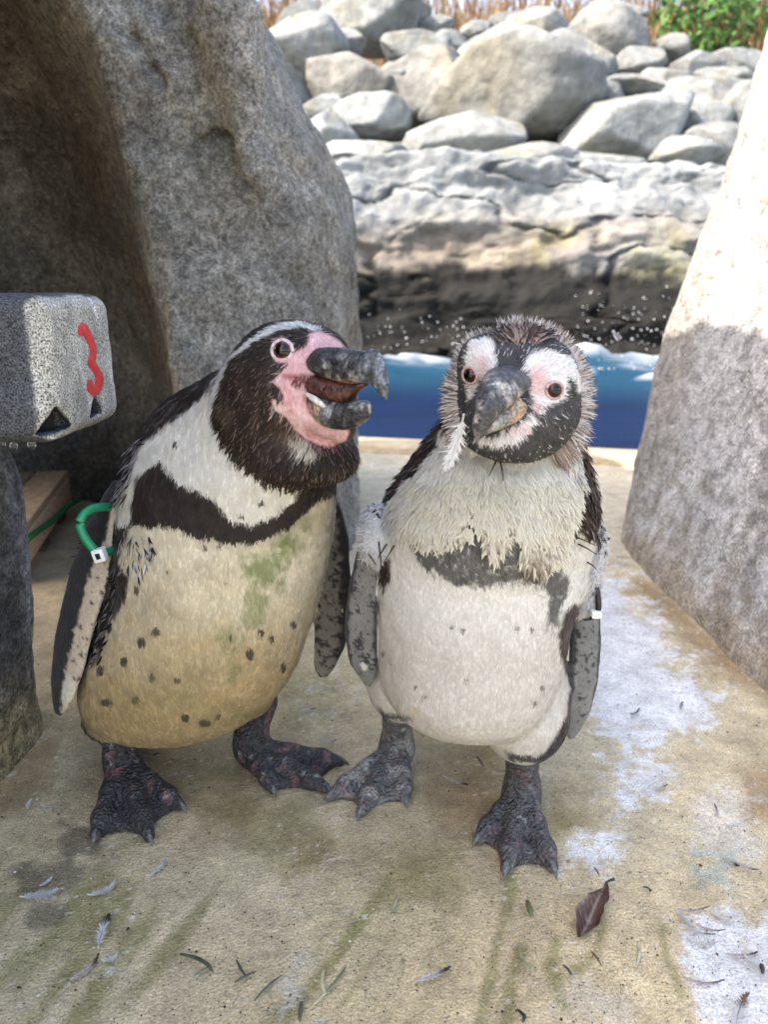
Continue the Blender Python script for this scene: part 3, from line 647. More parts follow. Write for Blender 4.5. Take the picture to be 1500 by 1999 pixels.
    # lay the stroke on the uneven stone
    for _ in range(6): V_[:, 0] -= f(V_)-np.tile([.0004, .0013, .0013, .0004], len(tt))
    i = np.arange(len(tt)-1)[:, None]*4+np.arange(3)[None]; Qn = np.stack([i, i+1, i+5, i+4], -1).reshape(-1, 4)
    under(mesh_obj('painted_numeral', V_, Qn, M['red_paint']), root)['label'] = 'red brushed numeral 3'
    # drops hanging from the bottom edge
    for (u, v, s) in ((27, 873, .0032), (62, 871, .0034), (5, 869, .0028)):
        c0 = P(u, v, .632); V0, Q0 = ICO3; d = mesh_obj('water_drop', V0*np.array([s, s, s*1.3])+c0+np.array([0, 0, .001]), Q0, M['drop']); place(d, c0)
        tag(d, 'clear water drop hanging from the granite block', 'water drop', 'drops under the granite block')
build_block()

# ---- grit: sand grains, shell chips and dark crumbs on the floor
def build_grit():
    r = np.random.default_rng(88); n = 3600; v = 1120+880*r.uniform(0, 1, n)**.8; u = r.uniform(-20, 1520, n); b = np.array([fl(a, c) for a, c in zip(u, v)]); s = r.uniform(.0003, .0010, n)*np.where(r.uniform(size=n) < .06, 1.8, 1)
    O = np.array([[1, 0, 0], [0, 1, 0], [-1, 0, 0], [0, -1, 0], [0, 0, 1], [0, 0, -1.]]); V = b[:, None]+O[None]*(s[:, None]*r.uniform(.5, 1.3, (n, 6)))[:, :, None]*np.array([1, 1, .7]); V[:, :, 2] += (s*.3)[:, None]
    T = np.array([[0, 1, 4], [1, 2, 4], [2, 3, 4], [3, 0, 4], [1, 0, 5], [2, 1, 5], [3, 2, 5], [0, 3, 5]]); Q = (np.arange(n)*6)[:, None, None]+T[None]
    pal = np.array([(.05, .04, .03), (.08, .06, .04), (.62, .58, .5), (.3, .2, .11), (.035, .03, .028)]); c = pal[r.choice(5, n, p=[.34, .22, .22, .1, .12])]
    o = mesh_obj('grit', V.reshape(-1, 3), Q.reshape(-1, 3), M['floor'], col=np.repeat(c, 6, 0), smooth=False); tag(o, 'scattered grit and dark crumbs on the sandy floor', 'grit', kind='stuff')
build_grit()

# ================================================================== THE PENGUINS
I3 = np.eye(3)
def torso_sdf(rows, smooth=4, ex=2.15):
    tab = []
    for v, uL, uR, yc, b in rows:
        a0 = P(uL, v, yc); a1 = P(uR, v, yc); tab.append((a0[2], (a0[0]+a1[0])/2, yc, (a1[0]-a0[0])/2, b))
    return sd_slices((0, 0, 0), I3[2], I3[0], I3[1], tab, smooth, ex)
def flipper_sdf(pts, T, th):
    """pts: (u, v, y, halfwidth) along the flipper; T: thickness direction"""
    C = np.array([P(u, v, y) for u, v, y, w in pts]); L = nrm(C[-1]-C[0]); T = np.asarray(T, float); T = nrm(T-(T@L)*L); W = np.cross(T, L)
    tab = [((c-C[0])@L, (c-C[0])@W, (c-C[0])@T, p[3], th*(1-.45*i/(len(pts)-1))) for i, (c, p) in enumerate(zip(C, pts))]
    l0, l1 = tab[0], tab[-1]; tab.append((l1[0]+.006, l1[1], l1[2], l1[3]*.45, th*.3)); tab.append((l0[0]-.012, l0[1], l0[2], l0[3]*.5, th*.6))
    return sd_slices(C[0], L, W, T, tab, 4, 2.2), (C, L, W, T)
def foot_sdf(heel, toes, top, r_leg=.0155, r_top=.020, web_in=.90, zt=.0065):
    """heel and toe tips as floor pixels; top = 3D point inside the body"""
    h = fl(*heel); tips = [fl(*t) for t in toes]; fs = []
    hk = h+np.array([0, 0, .020])
    fs.append(sd_cone(top, hk+np.array([0, 0, .012]), r_top, r_leg)); fs.append(sd_cone(hk+np.array([0, 0, .012]), hk, r_leg, .0165))
    toe = []
    for t in tips:
        k1 = lerp(h, t, .45)+np.array([0, 0, .0135]); k2 = lerp(h, t, .80)+np.array([0, 0, .0105]); e = t+np.array([0, 0, .0062])
        toe.append([sd_cone(hk-np.array([0, 0, .004]), k1, .0155, .0105), sd_cone(k1, k2, .0105, .0088), sd_cone(k2, e, .0088, .0055)])
    ax = nrm(tips[1]-h)[:2]; sx = np.array([-ax[1], ax[0]])*.013; sx = sx if sx@(tips[0]-h)[:2] > 0 else -sx; poly = [h[:2]-ax*.008+sx]
    for i, t in enumerate(tips):
        poly.append(lerp(h, t, .97)[:2])
        if i < len(tips)-1: poly.append(lerp(h, (tips[i]+tips[i+1])/2, web_in)[:2])
    poly.append(h[:2]-ax*.008-sx); poly = np.array(poly)
    def web(p):
        d = pdist(poly, p[:, 0], p[:, 1]); s = np.linalg.norm(p[:, :2]-h[:2], axis=1)/max(np.linalg.norm(t[:2]-h[:2]) for t in tips)
        sc = np.clip(s, 0, 1); tp = lerp(.023, .0060, sc**.7); return np.maximum(d+.003, np.abs(p[:, 2]-tp/2)-tp/2)
    def f0(p):
        d = web(p)
        for T_ in toe:
            for c in T_: d = smin(d, c(p), .006)
        for c in fs: d = smin(d, c(p), .010)
        return d
    def f(p):
        r = np.full(len(p), .2); m = (p[:, 2] < top[2]+.04) & (np.linalg.norm(p[:, :2]-h[:2], axis=1) < .19)
        if m.any(): r[m] = f0(p[m])
        return r
    claws = [(t, nrm(t-h)) for t in tips]
    return f, claws
def claw(root, tip, d, L=.016, r=.0038, side=None):
    s = np.linspace(0, 1, 7); pts = (tip-d*.006+np.array([0, 0, .0085]))[None]+d[None]*(s*L)[:, None]+np.array([0, 0, 1.])[None]*(.002*np.sin(s*2)-.0082*s**2.0)[:, None]
    V, F_ = tube(pts, r*(1-s)**.6+.0006, 8); o = mesh_obj('claw', V, F_, M['claw']); under(o, root); return o
def make_eye(root, c, out, r, iris, lid, gaze=None, lidr=1.17, label=None):
    out = nrm(out); g = nrm(out if gaze is None else gaze); V, Q = ICO4; co = V@g
    col = np.tile(np.array([.30, .26, .25]), (len(V), 1)); col = np.where((co > .36)[:, None], np.array(iris)*(0.75+.5*sstep(.8, .45, co))[:, None], col); col = np.where(((co > .36) & (co < .44))[:, None], np.array(iris)*.25, col); col = np.where((co > .80)[:, None], .0015, col)
    p = V*r+c-out*r*.38
    e = under(mesh_obj('eye', p, Q, M['eye'], col=col), root)
    a = np.linspace(0, 2*np.pi, 36, endpoint=False); s = nrm(np.cross(out, [0.1, 0, 1.])); w = np.cross(s, out)
    ring = c+out*r*.02+(np.cos(a)[:, None]*s*1.03+np.sin(a)[:, None]*w*.96)*r*1.0
    V_, F_ = tube(ring, r*(lidr-1), 8, closed=True); n = fbm(V_, 500, 2, 3)
    l = mesh_obj('eyelid', V_, F_, M['flesh'], col=np.array(lid)*(1+.15*n)[:, None]); l.parent = e; return e
def beak_part(name, root, O, f, r, up, st, colf, m='horn', n=20, ex=2.3, ridge=0.0):
    st = np.array(st, float); ss = np.linspace(0, len(st)-1, (len(st)-1)*5+1); S = [np.interp(ss, np.arange(len(st)), st[:, i]) for i in range(4)]
    k = np.array([1, 2, 3, 2, 1.])/9; S = [np.convolve(np.pad(a, 2, mode='reflect', reflect_type='odd'), k, 'valid') for a in S]
    a = np.linspace(0, 2*np.pi, n, endpoint=False); V = []; loc = []
    for s, t, b, w in zip(*S):
        h = (t-b)/2; m_ = (t+b)/2; ca, sa = np.cos(a), np.sin(a); x = np.sign(ca)*np.abs(ca)**(2/ex)*w; z = np.sign(sa)*np.abs(sa)**(2/ex)*h
        x = x*(1-ridge*np.clip(z/h, 0, 1)**1.5)
        V.append(O+f*s*.001+(r[None]*x[:, None]+up[None]*(z+m_)[:, None])*.001); loc.append(np.stack([np.full(n, s), x, z+m_], 1))
    V = np.concatenate(V); loc = np.concatenate(loc); V = V+nrm(V-O)*(.0005*fbm(V, 240, 3, 5))[:, None]; i = np.arange(len(ss)-1)[:, None]*n+np.arange(n)[None]; j = np.arange(len(ss)-1)[:, None]*n+((np.arange(n)+1) % n)[None]
    Q = np.stack([i, j, j+n, i+n], -1).reshape(-1, 4); e0 = np.arange(n)[::-1][None]; e1 = ((len(ss)-1)*n+np.arange(n))[None]
    return under(mesh_obj(name, V, [Q, e0, e1], M[m], col=np.clip(colf(loc, V), .002, .9)), root)

def plumes(name, root, B, N, D, L, Wd, lift, c0, c1, curl=0.0, rs=None, cp=1.6, seg=(0, .38, .72), prof=(.45, 1, .72), label=None):
    """one mesh of small tapering feathers: base B, surface normal N, direction D"""
    n = len(B); D = nrm(D-(D*N).sum(1)[:, None]*N*1.0); S = nrm(np.cross(N, D)); L = np.broadcast_to(L, (n,))[:, None]; Wd = np.broadcast_to(Wd, (n,))[:, None]; lift = np.broadcast_to(lift, (n,))[:, None]
    rs = rs or np.random.default_rng(1); cv = rs.normal(0, 1, (n, 1))*curl
    V = []; C = []
    for s, w in list(zip(seg, prof))+[(1.0, None)]:
        c = B+D*L*s*np.sqrt(np.maximum(1-np.minimum(lift, .95)**2, .05))+N*L*(lift*s*(1.15-.45*s))+S*L*cv*s*s
        col = lerp(c0, c1, s**cp)
        if w is None: V.append(c); C.append(col)
        else:
            V += [c-S*Wd*w*.5, c+S*Wd*w*.5]; C += [col, col]
    i = np.arange(n); k = len(seg); Q = []
    for a in range(k-1): Q.append(np.stack([i+(2*a)*n, i+(2*a+1)*n, i+(2*a+3)*n, i+(2*a+2)*n], 1))
    T_ = np.stack([i+(2*k-2)*n, i+(2*k-1)*n, i+(2*k)*n], 1)
    o = mesh_obj(name, np.concatenate(V), [np.concatenate(Q), T_], M['feather'], col=np.clip(np.concatenate(C), .003, .95)); o['kind'] = 'stuff'
    return under(o, root)

def clump(B, D, num, L, k, rs):
    """pull feather directions together into pointed locks"""
    ci = rs.choice(len(B), num, replace=False); best = np.zeros(len(B), int); bd = np.full(len(B), 1e9)
    for j, i in enumerate(ci):
        d = ((B-B[i])**2).sum(1); m = d < bd; bd[m] = d[m]; best[m] = i
    Dn = nrm(D); tipc = B[best]+Dn[best]*L; return Dn+k*(tipc-B)/L, best
def near_col(b, pts):
    from mathutils import kdtree
    k = kdtree.KDTree(len(b.V)); [k.insert(p, i) for i, p in enumerate(b.V.tolist())]; k.balance()
    return b.C[np.array([k.find(p)[1] for p in pts.tolist()])]
class Bird:
    def __init__(s, name, label, group, base):
        s.root = empty(name, base); tag(s.root, label, 'penguin', group)
    def mesh(s, sdf, feet, lo, hi, h):
        s.sdf = sdf; V, Q = surface_nets(sdf, lo, hi, h, 6); V = snap(sdf, V); N_ = vnormals(V, Q); am = sstep(.10, .14, V[:, 2]); V = V+N_*(am*(.0011*fbm(V, 55, 3, 201)+.0016*fbm(V*np.array([1, 1, 1.6]), 20, 2, 203)))[:, None]; s.V, s.Q = V, Q; s.N = vnormals(V, Q)
        s.u, s.v, s.zc = proj(V); s.face = (s.N*nrm(CAMP-V)).sum(1); s.fd = feet(V)
    def sample(s, n, w, rs):
        """n random points on the surface, weighted by w per vertex"""
        Q = s.Q; ar = np.linalg.norm(np.cross(s.V[Q[:, 2]]-s.V[Q[:, 0]], s.V[Q[:, 3]]-s.V[Q[:, 1]]), axis=1)*w[Q].mean(1); cs = np.cumsum(ar)
        k = np.searchsorted(cs, rs.uniform(0, cs[-1], n)); a, b = rs.uniform(size=(2, n, 1)); q = Q[np.minimum(k, len(Q)-1)]
        f = lambda A: (A[q[:, 0]]*(1-a)*(1-b)+A[q[:, 1]]*a*(1-b)+A[q[:, 2]]*a*b+A[q[:, 3]]*(1-a)*b)
        return f(s.V), nrm(f(s.N)), f(s.C), f(s.fl)
    def finish(s, footmat_thr=.004):
        o = mesh_obj('body', s.V, s.Q, [M['skin'], M['foot']], col=np.clip(s.C, .003, .95)); mi = (s.isfoot[s.Q].mean(1) > .5).astype(np.int32); o.data.polygons.foreach_set('material_index', mi); o.data.update(); under(o, s.root); return o
DOWN = np.array([0, 0, -1.])

# ------------------------------------------------------------------ A: beak open, green flipper band
def penguin_a():
    rs = np.random.default_rng(41)
    A = Bird('penguin', 'penguin with its beak open, yellowed spotted belly and green flipper band', 'penguins', (fl(370, 1500)[0], .73, 0))
    K = .0
    torso = torso_sdf([(742, 425, 520, .715, .012), (762, 372, 560, .71, .04), (788, 335, 610, .71, .060), (822, 302, 640, .71, .073), (870, 270, 652, .708, .083), (930, 248, 654, .706, .090), (1000, 236, 650, .705, .096), (1060, 230, 646, .705, .100), (1120, 222, 634, .705, .104), (1200, 202, 614, .707, .107), (1270, 176, 592, .712, .106), (1320, 163, 565, .718, .100), (1365, 168, 525, .725, .086), (1398, 200, 470, .732, .064), (1420, 250, 410, .735, .038), (1430, 295, 365, .735, .012)], 5)
    skull = sd_ell(P(570, 727, .640), (.0455, .050, .0405)); brow = sd_ell(P(600, 690, .622), (.030, .030, .018)); hood = sd_ell(P(560, 815, .648), (.0545, .054, .054))
    neck = sd_cone(P(545, 830, .655), P(470, 960, .70), .055, .075); nape = sd_cone(P(515, 800, .665), P(410, 880, .71), .044, .055)
    chin = sd_cone(P(575, 785, .610), P(668, 838, .592), .019, .0115); cheek = sd_ell(P(565, 760, .605), (.022, .02, .022)); thr = sd_ell(P(600, 890, .625), (.042, .036, .022))
    fa, ffa = flipper_sdf([(228, 965, .690, .014), (200, 1040, .675, .020), (175, 1120, .662, .0225), (152, 1200, .655, .0225), (135, 1280, .650, .021), (122, 1345, .648, .017), (116, 1382, .648, .010)], (-.42, -.70, .0), .0068)
    fb, ffb = flipper_sdf([(636, 985, .725, .014), (648, 1050, .722, .0165), (652, 1130, .720, .0180), (650, 1200, .719, .0185), (644, 1265, .718, .0165), (632, 1310, .718, .0095)], (.25, -.95, .1), .0065)
    foot1, cl1 = foot_sdf((242, 1518), [(188, 1640), (292, 1642), (352, 1582)], P(245, 1395, .745), .0165, .024)
    foot2, cl2 = foot_sdf((492, 1488), [(532, 1548), (636, 1548), (664, 1496)], P(500, 1370, .765), .0165, .024)
    th1 = sd_ell(P(235, 1395, .742), (.040, .040, .026)); th2 = sd_ell(P(485, 1352, .755), (.028, .035, .024)); tail = sd_cone(P(330, 1360, .80), P(300, 1440, .86), .035, .012)
    feet = lambda p: np.minimum(foot1(p), foot2(p))
    def sdf(p):
        d = torso(p); d = smin(d, neck(p), .03); d = smin(d, nape(p), .03); h = smin(skull(p), hood(p), .035); h = smin(h, brow(p), .015); h = smin(h, cheek(p), .012); h = smin(h, thr(p), .015); d = smin(d, h, .007); d = smin(d, chin(p), .008)
        d = smin(d, th1(p), .03); d = smin(d, th2(p), .03); d = smin(d, tail(p), .03)
        d = smin(d, fa(p), .005); d = smin(d, fb(p), .005); d = smin(d, feet(p), .008)
        return d
    A.mesh(sdf, feet, (-.42, .50, -.004), (.06, .95, .53), .0019)
    V, u, v, y = A.V, A.u, A.v, A.V[:, 1]; n1 = fbm(V, 60, 3, 211); n2 = fbm(V, 180, 3, 212); n3 = fbm(V, 420, 2, 213); wob = 8*n1+7*n2+4*n3
    hoodd = smin(skull(V), hood(V), .035); hoodd = np.minimum(hoodd, thr(V)); ishead = (hoodd < .006) | (brow(V) < .004) | (chin(V) < .004) | (cheek(V) < .004); tors = ~ishead
    fr = sstep(-.45, -.15, A.face)
    brown = np.array([.030, .021, .017]); c = np.tile(brown, (len(V), 1))*(1+.35*n2)[:, None]
    def blend(col, m):
        nonlocal c
        c = c*(1-m[:, None])+np.asarray(col)*m[:, None]
    k3 = lambda pts: crop(pts, 80, 860, 2.344); k1 = lambda pts: crop(pts, 380, 600, 3.571)
    # belly, breast, collar
    belly = [(251, 1031), (302, 1031), (336, 1031), (387, 1050), (443, 1065), (481, 1066), (528, 1052), (571, 1031), (605, 992), (617, 979), (700, 960), (720, 1200), (650, 1480), (300, 1500), (180, 1440), (140, 1372), (157, 1329), (170, 1287), (195, 1252), (217, 1214), (244, 1171), (251, 1133), (232, 1099)]
    cream = lerp(np.array([.60, .52, .37]), np.array([.40, .285, .135]), sstep(1060, 1400, v+90*n1)[:, None])*(1+.14*n1+.10*fbm(V, 25, 3, 215)+.05*n2)[:, None]
    blend(cream, sstep(5, -5, pdist(belly, u, v)+wob)*tors*fr)
    white = [(420, 735), (470, 700), (600, 760), (650, 900), (592, 950), (579, 975), (541, 1009), (490, 1029), (447, 1018), (413, 975), (344, 945), (312, 903), (268, 935), (254, 985), (252, 1025), (226, 1032), (214, 985), (234, 940), (258, 885), (300, 850), (370, 800), (412, 762)]
    blend(np.array([.64, .61, .545])*(1+.08*n1)[:, None], sstep(4, -5, pdist(white, u, v)+.8*wob)*tors*fr)
    blend((.70, .66, .5), .35*sstep(-20, 40, v-940)*sstep(4, -5, pdist(white, u, v))*tors*fr)
    for (cx, cy, rx, ry) in [(437, 690, 9, 17), (312, 858, 11, 20), (527, 877, 17, 18), (458, 928, 17, 20), (380, 1015, 17, 19), (270, 1055, 15, 22), (507, 1087, 13, 19), (623, 1100, 13, 14), (302, 1200, 24, 14), (432, 1187, 15, 18), (662, 1273, 14, 17), (748, 1293, 24, 16), (955, 978, 14, 22), (1008, 880, 12, 14), (1055, 908, 12, 14), (1157, 845, 12, 18), (1108, 1042, 12, 18), (810, 1262, 8, 9), (1010, 292, 13, 11), (575, 605, 7, 6), (815, 490, 9, 10), (745, 495, 9, 10), (848, 658, 6, 6), (615, 22, 9, 8), (915, 352, 11, 9)]:
        cx, cy = 80+cx/2.344, 860+cy/2.344; d = np.hypot((u-cx)/rx*2.344, (v-cy)/ry*2.344)*.80+.18*n2+.15*n3
        blend((.05, .035, .028), .93*sstep(1.15, .75, d)*tors*fr)
    # green algae stains on breast and belly
    for (cx, cy, rx, ry, a) in [(565, 1065, 38, 40, .85), (515, 1115, 50, 45, .8), (500, 1180, 30, 60, .6), (440, 1245, 40, 40, .6), (455, 1310, 22, 55, .6), (380, 1370, 60, 40, .22), (590, 1020, 20, 30, .5), (470, 1400, 30, 30, .2)]:
        d = np.hypot((u-cx)/rx, (v-cy)/ry)+.6*n1+.5*n2; blend((.16, .19, .06), a*sstep(1.1, .2, d)*tors*fr*sstep(5, -5, pdist(belly, u, v)+wob))
    spk = sstep(.70, .80, vnoise(V*420, 217)); blend((.05, .04, .03), .7*spk*sstep(1.2, .3, np.hypot((u-470)/90, (v-1260)/70))*tors*fr)
    for (cx, cy, rx, ry, a) in [(300, 1180, 60, 80, .3), (420, 1130, 70, 40, .25), (350, 1330, 90, 60, .35), (520, 1290, 40, 60, .3), (260, 1370, 60, 40, .35), (450, 1390, 60, 30, .35)]:
        blend((.27, .20, .10), a*sstep(1.2, .2, np.hypot((u-cx)/rx, (v-cy)/ry)+.9*n1+.5*n2)*tors*fr*sstep(5, -5, pdist(belly, u, v)+wob))
    # flippers: black outside, cream inside band, mottled
    inA = fa(V) < .0012; W_, T_ = ffa[2], ffa[3]; wv = (V-ffa[0][0])@W_; ang = (A.N@T_)
    strip = pdist([(229, 1030), (265, 1030), (235, 1107), (210, 1222), (175, 1345), (130, 1400), (118, 1392), (124, 1330), (140, 1250), (168, 1150), (203, 1055), (222, 985)], u, v)
    blend((.022, .02, .02), 1.0*inA); blend(np.array([.50, .40, .29]), .95*inA*fr*sstep(4, -5, strip+6*n1+8*n2+4*n3)); blend((.03, .026, .024), .85*inA*sstep(.33, .5, n2+.4*n3)); blend((.62, .55, .42), .7*inA*sstep(1, .5, np.hypot((u-135)/20, (v-1350)/38)+.5*n2)*sstep(0, -6, strip-4))
    inB = fb(V) < .0012; blend((.16, .14, .11), 1.0*inB); blend((.025, .022, .02), .95*inB*sstep(0, 14, (u-(660-.06*np.abs(v-1170)))+8*n1+12*n2)); blend((.02, .018, .017), .9*inB*sstep(.12, .35, n2+.5*n3)); blend((.30, .25, .18), .7*inB*sstep(.25, .5, -n2+.5*n1)*sstep(10, -25, u-640))
    # head: hood, stripe, bare pink skin
    H = ishead*1.0
    blend(brown*1.1*(1+.5*n2)[:, None], H)
    blend(np.array([.115, .075, .052]), .55*H*sstep(.1, .5, n1+.4*n2)*sstep(740, 820, v))
    stripe = k1([(900, 175), (830, 140), (740, 112), (600, 116), (480, 172), (370, 243), (280, 310), (205, 390), (155, 520), (105, 640), (20, 720), (120, 720), (168, 590), (212, 450), (265, 350), (305, 322), (385, 275), (455, 228), (560, 185), (650, 155), (740, 150), (850, 165)])
    blend((.68, .67, .63), .95*H*sstep(2.0, -1.5, pdist(stripe, u, v)+2.2*n3+1.5*n2))
    pink = lerp(np.array([.60, .35, .36])*(1+.2*n1+.2*n2)[:, None], np.array([.68, .56, .55]), (.75*sstep(.0, .35, n1+.5*n2))[:, None]); pink = lerp(pink, np.array([.42, .17, .16]), (.55*sstep(.12, .4, -n1-.4*n3)*sstep(715, 745, v))[:, None])
    p1 = k1([(800, 185), (850, 168), (940, 188), (1000, 222), (1045, 270), (1020, 305), (900, 300), (840, 305), (825, 345), (830, 400), (860, 470), (740, 470), (640, 490), (560, 540), (560, 500), (620, 430), (660, 390), (560, 380), (540, 300), (560, 230), (640, 195), (690, 240), (700, 290), (740, 280), (790, 240)])
    p2 = k1([(540, 520), (600, 470), (700, 500), (800, 560), (860, 720), (900, 830), (1000, 850), (1080, 860), (1050, 930), (960, 970), (880, 965), (790, 925), (700, 855), (640, 765), (555, 720), (530, 640), (620, 640), (600, 565)])
    m = np.maximum(sstep(2, -2, pdist(p1, u, v)+2*n2), sstep(2, -2, pdist(p2, u, v)+3*n2))*H; blend(pink, .95*m); blend((.42, .13, .11), .5*m*sstep(.1, .5, n1)*sstep(725, 760, v)); blend((.28, .06, .06), .7*H*sstep(9, 2, np.abs(v-(735+.1*(u-560)))+0*u)*sstep(545, 556, u)*sstep(640, 600, u))
    blend((.03, .025, .025), .95*H*sstep(1.1, .8, np.hypot((u-542)/9, (v-771)/13)+.3*n3))
    wc = k1([(640, 880), (720, 900), (840, 975), (870, 990), (800, 1030), (740, 1000), (680, 960)]); blend((.55, .50, .40), .8*H*sstep(3, -3, pdist(wc, u, v)+5*n2))
    blend((.02, .018, .018), .95*H*sstep(2, -2, pdist(k1([(840, 290), (920, 300), (1010, 290), (1090, 320), (1180, 330), (1170, 420), (1000, 480), (840, 460), (800, 420), (825, 370)]), u, v)+3*n2))
    # feet
    A.isfoot = ((A.fd < .003) & (np.minimum(torso(V), np.minimum(th1(V), th2(V))) > -.003) & (V[:, 2] < .14)).astype(float); ft = A.isfoot
    fc = np.array([.050, .046, .048])*(1+.45*n2+.3*n3)[:, None]; fc = lerp(fc, np.array([.20, .10, .10]), (.65*sstep(.18, .4, fbm(V, 90, 3, 221)))[:, None]); fc = lerp(fc, np.array([.30, .29, .27]), (.6*sstep(.35, .6, fbm(V, 140, 3, 222)))[:, None])
    c = c*(1-ft[:, None])+fc*ft[:, None]
    A.C = c; R = A.root
    fwd = nrm(np.array([.80, -.60, .04])); rgt = nrm(np.cross(fwd, I3[2])); up = np.cross(rgt, fwd)
    # feather flow: back from the beak on the head, down elsewhere
    bk = P(600, 720, .60); away = nrm(V-bk); flow = np.tile(DOWN, (len(V), 1)); hd = sstep(.012, .0, hoodd)[:, None]*H[:, None]; flow = nrm(flow*(1-hd)+hd*(away*1.0+DOWN*.75+np.array([-.25, 0, 0]))); A.fl = flow
    A.finish()
    nofoot = 1-ft; bare = m; headw = H*(1-bare)*(1-sstep(1.05, .9, np.hypot((u-551)/26, (v-686)/26)))*sstep(.004, .0, -chin(V)*0+np.where(chin(V) < .003, 1, 0))
    # spiky wet hood feathers
    B, N, C, D = A.sample(17000, headw, rs); n = len(B); dark = C.mean(1) < .15; D, bi = clump(B, D+rs.normal(0, .15, D.shape), 1500, .010, .9, rs)
    br = rs.uniform(.5, 1.9, (n, 1)); lightt = (rs.uniform(size=n) < .13) & dark; tip = np.where(lightt[:, None], np.array([.26, .19, .14]), C*br)
    uu, vv, _ = proj(B); plumes('head_feathers', R, B, N, D, rs.uniform(.0055, .0105, n)*np.where(vv > 800, 1.25, .8), rs.uniform(.0006, .0014, n)*np.where(dark, 1, .8), rs.uniform(.08, .30, n)*np.where(vv > 860, 1.3, 1), C*.8, tip, .15, rs)
    # body plumage: short, overlapping
    bw = nofoot*(1-H)*(fa(V) > .002)*(fb(V) > .002)
    wht = (c.mean(1) > .3); B, N, C, D = A.sample(52000, bw*np.where(v < 1060, 1.6, .7), rs); n = len(B); uu, vv, _ = proj(B); D, bi = clump(B, D+rs.normal(0, .12, D.shape), 3200, .009, .75, rs)
    L_ = rs.uniform(.0045, .0085, n); C = near_col(A, B+nrm(D)*(L_*.55)[:, None])
    plumes('body_feathers', R, B, N, D, L_, rs.uniform(.0006, .0015, n), np.clip((.06+.11*vnoise(B*85, 260)+rs.normal(0, .02, n))*np.where(vv < 1060, 1.5, .55), .005, .4), C*rs.uniform(.95, 1.03, (n, 1)), C*rs.uniform(.92, 1.07, (n, 1)), .12, rs)
    # ruffled half-shed feathers on shoulder, back edge and flank
    def ruffle(polys, num, L, Wd, lift, cols, dirv, nm):
        w = np.zeros(len(V))
        for q in polys: w = np.maximum(w, sstep(6, -6, pdist(q, u, v)))
        w = w*(A.face > -.75)*nofoot*(1-H)*(fa(V) > .003)
        B, N, C, D = A.sample(num, w, rs); n = len(B); D = D*.6+np.asarray(dirv)+rs.normal(0, .30, D.shape); cc = np.asarray(cols)[rs.integers(0, len(cols), n)]
        plumes(nm, R, B, N, D, rs.uniform(*L, n), rs.uniform(*Wd, n), rs.uniform(*lift, n), cc*rs.uniform(.7, 1.2, (n, 1)), np.where((rs.uniform(size=n) < .7)[:, None], np.array([.02, .016, .016]), cc), .25, rs)
    ruffle([[(180, 880), (285, 850), (250, 960), (200, 1000)]], 170, (.010, .024), (.0014, .0036), (.1, .5), [(.03, .025, .025), (.35, .30, .33), (.02, .018, .018), (.5, .47, .47)], (-.7, 0, -.3), 'shed_feathers')
    ruffle([[(228, 1035), (300, 1030), (300, 1075), (265, 1135), (235, 1110)]], 190, (.006, .015), (.001, .0030), (.1, .45), [(.03, .025, .025), (.5, .47, .47), (.62, .6, .58)], (.3, -.2, -.3), 'shed_feathers')
    ruffle([[(95, 1030), (200, 1000), (235, 1120), (200, 1290), (120, 1290)]], 420, (.010, .022), (.0012, .0032), (.08, .3), [(.012, .011, .012), (.015, .013, .014), (.2, .18, .18)], (-.6, .2, -.6), 'shed_feathers')
    # dark feathers hanging behind the flipper, a fringe down its rear edge
    n = 90; t = rs.uniform(.12, .55, n); base = np.array([P(lerp(200, 128, a), lerp(985, 1290, a), .690+rs.uniform(0, .02)) for a in t*1.0]); Dd = np.tile(np.array([-.55, .1, -.8]), (n, 1))+rs.normal(0, .16, (n, 3)); Nn = np.tile(nrm(np.array([-.45, -.85, .15])), (n, 1))+rs.normal(0, .1, (n, 3))
    plumes('shed_feathers', R, base, nrm(Nn), Dd, rs.uniform(.018, .034, n), rs.uniform(.002, .0055, n), rs.uniform(0, .1, n), np.tile((.25, .22, .24), (n, 1))*rs.uniform(.1, 1.2, (n, 1)), np.tile((.012, .01, .011), (n, 1)), .2, rs)
    # eye
    e = hit(sdf, 551, 684); ne = nrm(grad(sdf, e[None])[0]*np.array([1, 1, .6])+np.array([0, -.25, 0])); make_eye(R, e, ne, .0078, (.085, .022, .016), (.62, .50, .52), gaze=nrm(ne+np.array([.14, -.05, 0])), lidr=1.2)
    e2 = e-2*((e-P(600, 700, .60))@rgt)*rgt; make_eye(R, e2-rgt*0, ne-2*(ne@rgt)*rgt, .0078, (.085, .022, .016), (.62, .50, .52), lidr=1.2)
    # beak
    O = P(617, 712, .596); fwd = fwd*.88
